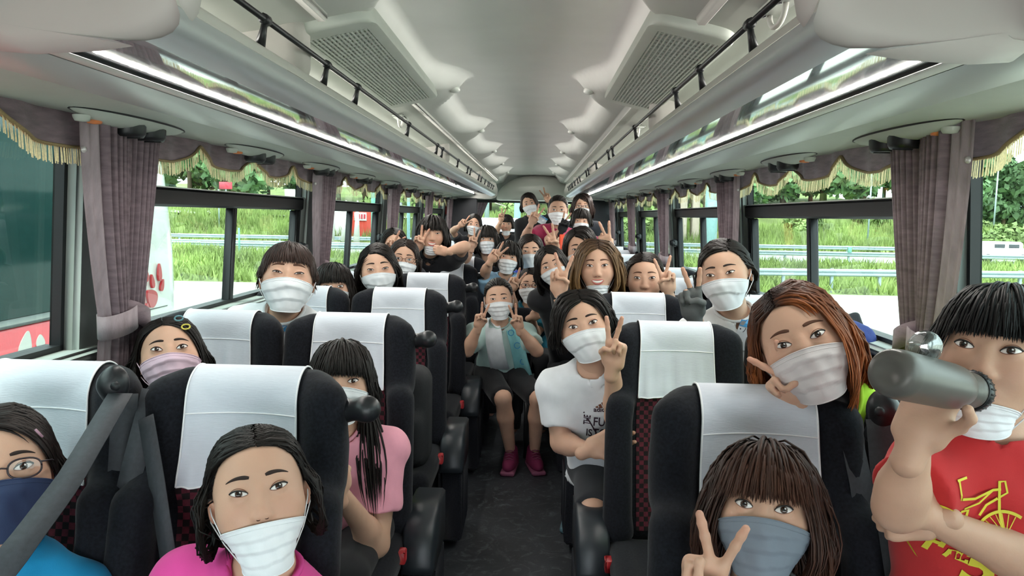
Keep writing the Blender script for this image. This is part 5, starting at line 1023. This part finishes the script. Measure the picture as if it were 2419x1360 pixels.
# sports bottle held to the mouth
mo = p31['W']((0, -.098, -.070))-p31['O']; ax_ = unit(at(2105, 880, .955)-mo); q_ = unit(np.cross(ax_, [0, 0, 1])); Rb = np.stack([q_, np.cross(ax_, q_), ax_], 1)
bt = thing('sports_bottle', 'grey translucent sports bottle held up to the mouth of the person in red', 'bottle', tuple(mo)); Z0 = np.zeros(3)
G().lathe([(0, .0), (.009, .0), (.011, .006), (.011, .016), (.018, .018)], 18, Z0, Rb).build('nozzle', m_black, bt)
cp = G().lathe([(.017, .016), (.028, .018), (.031, .022), (.031, .036), (.029, .038)], 40, Z0, Rb).build('screw_cap', m_black, bt)
for k in range(24):
    a = 2*math.pi*k/24; c_ = Rb@np.array([.031*math.cos(a), .031*math.sin(a), 0]); G().tube([c_+ax_*.021, c_+ax_*.036], .0014, 4).build('grip_rib', m_black, cp)
m_bot = mat('smoky_plastic', '5f5c58', .33, var=.08, scale=6, spec=.35)
L_b = np.linalg.norm(at(2105, 880, .955)-mo)+.01
G().lathe([(.028, .037), (.0285, .045), (.0265, .052), (.0285, .060), (.0265, .068), (.0295, .078), (.033, .092), (.034, .11), (.034, L_b-.03), (.0325, L_b-.012), (.027, L_b-.002), (.018, L_b), (.012, L_b-.004), (0, L_b-.004)], 36, Z0, Rb).build('bottle_body', m_bot, bt)
dc = at(2188, 822, 1.0)-mo; G().lathe([(.0, .012), (.012, .011), (.020, .006), (.023, .0), (.0235, -.008), (.021, -.008), (.019, .0), (0, .006)], 28, dc, np.stack([V(1, 0, 0), V(0, -.2, .98), V(0, -.98, -.2)], 1)).build('flip_cap', glassmat('clear_plastic', (.82, .86, .86), .5, .1), bt); G().tube([dc+V(.0, 0, -.02), dc+V(.01, .01, -.035), (at(2215, 890, 1.0)-mo)], .003, 6).build('cap_strap', m_black, bt)
# towel round the neck of the child in the aisle
tw = thing('printed_towel', 'pale towel with blue print hanging round the neck of the person on the aisle seat', 'towel', tuple(np.append(at(1200, 800, 3.9)[:2], .8))); To = -np.array(tw.location)
m_tw = mat('towel_grey', 'e2e8ec', .95, var=.06, bump=.4, bscale=300); m_tw2 = mat('towel_aqua', '86c4c8', .95, var=.06, bump=.4, bscale=300)
def strip(pts, wpx, m, name):
    P_ = []
    for i, (x, y, w_) in enumerate(pts):
        row = []
        for u in np.linspace(-.5, .5, 7):
            c = at(x+u*w_, y, 3.5); dr = unit(c-CAM); t, hit = march(p21['sp'], np.array([c]), np.array([dr]), 0, 1.0, 260); row.append(c+dr*((t[0] if hit[0] else .55)-.012-.004*math.cos(u*12)))
        P_.append(row)
    P_ = np.array(P_); dep = P_[:, :, 1].mean(); P_[:, :, 1] = np.clip(P_[:, :, 1], dep-.06, dep+.05); o = G().grid(P_+To).build(name, m, tw); md = o.modifiers.new('thick', 'SOLIDIFY'); md.thickness = .006; return P_
strip([(1165, 750, 24), (1166, 780, 36), (1168, 810, 40), (1174, 845, 42), (1181, 872, 44)], 30, m_tw, 'towel_end')
Pt = strip([(1202, 755, 20), (1212, 785, 28), (1222, 815, 32), (1230, 850, 34), (1238, 886, 38)], 30, m_tw2, 'towel_end')
for k, (i, r0) in enumerate(((1, .016), (2, .017), (3, .016), (4, .012))):
    c = Pt[i, 2+k % 3]+V(0, -.01, 0); G().tube([c+V(r0*math.cos(a), 0, r0*math.sin(a)) for a in np.linspace(0, 2*math.pi, 17)]+To, .0022, 4).build('blue_ring_print', mat('towel_blue', '3f8fc0', .9), tw)
# shoes
def shoe(per, c, yaw_, L_, m, m2, name='shoe', dz=0):
    c = np.array([c[0], c[1], dz]); R_ = rotm('Z', yaw_); pr = [(ell((0, -.02, .045), (.042, .11, .042)), .01, 'u'), (cone((0, .045, .05), (0, .055, .10), .042, .038), .03, 'u'), (rbox((0, -.01, -.03), (.2, .3, .032), .005), .002, 's')]
    v, f = sdfmesh(pr, .007); k = L_/.23; o = G().add((v*k)@R_.T+c+per['O'], f).build(name, m, per['root']); v, f = sdfmesh([(rbox((0, -.015, .014), (.043, .115, .014), .013), .01, 'u')], .006); G().add((v*k)@R_.T+c+per['O'], f).build('sole', m2, o)
    for j in range(4): G().tube([(R_@(np.array(p_)*k))+c+per['O'] for p_ in ((-.024, -.06+.022*j, .078+.010*j), (0, -.064+.022*j, .090+.008*j), (.024, -.06+.022*j, .078+.010*j))], .003, 5).build('lace', m2, o)
m_mag = mat('magenta_mesh', '7a1f4a', .8, var=.15); m_sole = mat('shoe_sole', '8a4a66', .7)
a_ = at(1206, 1062, 4.0); b_ = at(1264, 1062, 4.02); shoe(p21, a_+V(0, -.04, 0), -6, .22, m_mag, m_sole); shoe(p21, b_+V(0, -.04, 0), 12, .22, m_mag, m_sole)
shoe(p24, V(.27, 3.27, 0), -8, .24, mat('grey_mesh', '8d9296', .8, var=.15), mat('shoe_blue', '51707a', .6))
# folding aisle seats
v, f = sdfmesh([(rbox((0, 0, .42), (.17, .18, .03), .03), .01, 'u')], .014); JC = G().add(v, f).mesh('cushion'); JC.materials.append(m_velour)
v, f = sdfmesh([(rbox((0, .2, .66), (.165, .03, .20), .03, rotm('X', -8)), .01, 'u')], .014); JB = G().add(v, f).mesh('backrest'); JB.materials.append(m_velour)
JL = G().bbox((-.16, -.12, 0), (-.13, -.09, .40), .005).bbox((.13, -.12, 0), (.16, -.09, .40), .005).bbox((-.16, .1, 0), (-.13, .13, .40), .005).bbox((.13, .1, 0), (.16, .13, .40), .005)
JLm = G().bbox((-.015, -.015, 0), (.015, .015, .40), .005).mesh('leg'); JLm.materials.append(m_black)
for x, y, n in ((-.10, 4.28, 'under the person with the towel'), (.05, 4.86, 'under the person in teal'), (-.06, 5.45, 'behind the person in teal')):
    t = thing('folding_aisle_seat', 'dark folding seat in the aisle '+n, 'seat', (x, y, 0), 'folding aisle seats'); link('cushion', JC, t); link('backrest', JB, t)
    for sx in (-.14, .14):
        for sy in (-.12, .12): link('leg', JLm, t, (sx, sy, 0))
# backpack on the third row aisle seat, jacket over the right window seat
bp_ = thing('backpack', 'dark backpack with lime green strap behind the second row aisle seat', 'backpack', (-.425, 2.76, .44)); v, f = sdfmesh([(rbox((0, 0, .20), (.10, .09, .20), .06), .02, 'u'), (rbox((0, -.08, .13), (.08, .04, .10), .035), .03, 'u')], .012); G().add(v, f).build('bag', mat('bag_black', '17191c', .8, var=.2, bump=.3), bp_)
G().bbox((-.04, -.138, .02), (-.005, -.12, .26), .006).build('strap', mat('lime_webbing', '93b32a', .7), bp_); G().bbox((-.03, -.148, .15), (.02, -.118, .18), .006).build('buckle', mat('lime_webbing', '93b32a', .7), bp_); G().tube([(0, -.02+.05*math.cos(a), .40+.05*math.sin(a)) for a in np.linspace(0, math.pi, 9)], .009, 7).build('handle', m_belt, bp_)
jk = thing('jacket', 'royal blue jacket draped over the second row window seat on the right', 'jacket', (1.09, 2.36, .80)); v, f = sdfmesh([(cone((-.07, -.02, .285), (.03, .0, .24), .05, .055), .02, 'u'), (cone((.03, 0, .24), (.05, .0, -.05), .055, .06), .04, 'u'), (cone((-.04, -.05, .22), (.0, -.06, .05), .04, .045), .05, 'u')], .010, noise=lambda X, Y, Z: (.004*np.sin(X*70+Z*20)*np.sin(Z*33+Y*60)).astype(np.float32)); G().add(v, f).build('cloth', mat('royal_blue_cloth', '1c3074', .8, var=.1, bump=.2), jk); G().tube([(-.10, -.06, .27), (-.03, -.075, .27), (.05, -.05, .20)], .006, 6).build('piping', m_rubber, jk)
oc = at(1331, 580, 5.8); tag(G().bbox((oc[0]-.035, oc[1], oc[2]-.09), (oc[0]+.035, oc[1]+.012, oc[2]+.09), .008).build('orange_card', mat('orange_card', 'e2502f', .6)), 'bright orange card held up in front of the person in crimson', 'card')
rs = at(1046, 500, 9.7); t = thing('red_handrail', 'red padded upright rail beside the rear left panel', 'rail', (rs[0], 9.7, 1.0)); G().bbox((-.05, -.03, .43), (.05, .03, .66), .015).build('red_pad', mat('red_pad', 'c8302f', .5), t); G().bbox((-.05, -.03, 0), (.05, .03, .43), .015).build('grey_post', m_alu, t)
# hair clips and pins
for q, c_ in (((.030, -.078, .085), '5f8f98'), ((.046, -.066, .062), 'cfc455')):
    c = np.array(q); p3['fpart']('hair_clip', G().tube([c+V(.012*math.cos(a)*(1 if abs(math.cos(a)) < .8 else .9), -.008, .007*math.sin(a)) for a in np.linspace(0, 2*math.pi, 13)], .0024, 6), mat('clip_'+c_, c_, .3))
p1['fpart']('hair_pin', G().tube([(.052, -.078, .062), (.062, -.068, .048)], .0022, 6), mat('pin', 'b08a9a', .3))
# seat belts of the front rows
anchor((0, -1, 1), at(272, 905, 1.42), -1); belt((0, -1, 1), [at(285, 930, 1.40), at(160, 1140, 1.20), at(40, 1300, 1.08), at(-40, 1400, 1.05)], .024, face=(.1, -1, .2)); belt((0, -1, 1), [at(296, 930, 1.43), at(285, 1120, 1.42), at(262, 1380, 1.40)], .024, face=(.5, -.8, 0))
belt((0, -1, 0), [at(362, 920, 1.46), at(310, 1120, 1.40), at(250, 1400, 1.36)], .022, face=(.2, -1, 0)); belt((0, -1, 0), [at(345, 985, 1.42), at(370, 1130, 1.38), at(405, 1360, 1.33)], .024, face=(-.5, -1, .2))
anchor((0, 1, 0), at(1985, 955, 1.5), 1); anchor((0, 1, 1), at(2082, 965, 1.38), 1)
belt((0, 1, 0), [at(2000, 985, 1.46), at(2035, 1150, 1.42), at(2060, 1400, 1.40)], .026, face=(.3, -1, .1)); belt((0, 1, 1), [at(2078, 990, 1.37), at(2092, 1150, 1.34), at(2130, 1400, 1.30)], .024, face=(-.3, -1, 0))
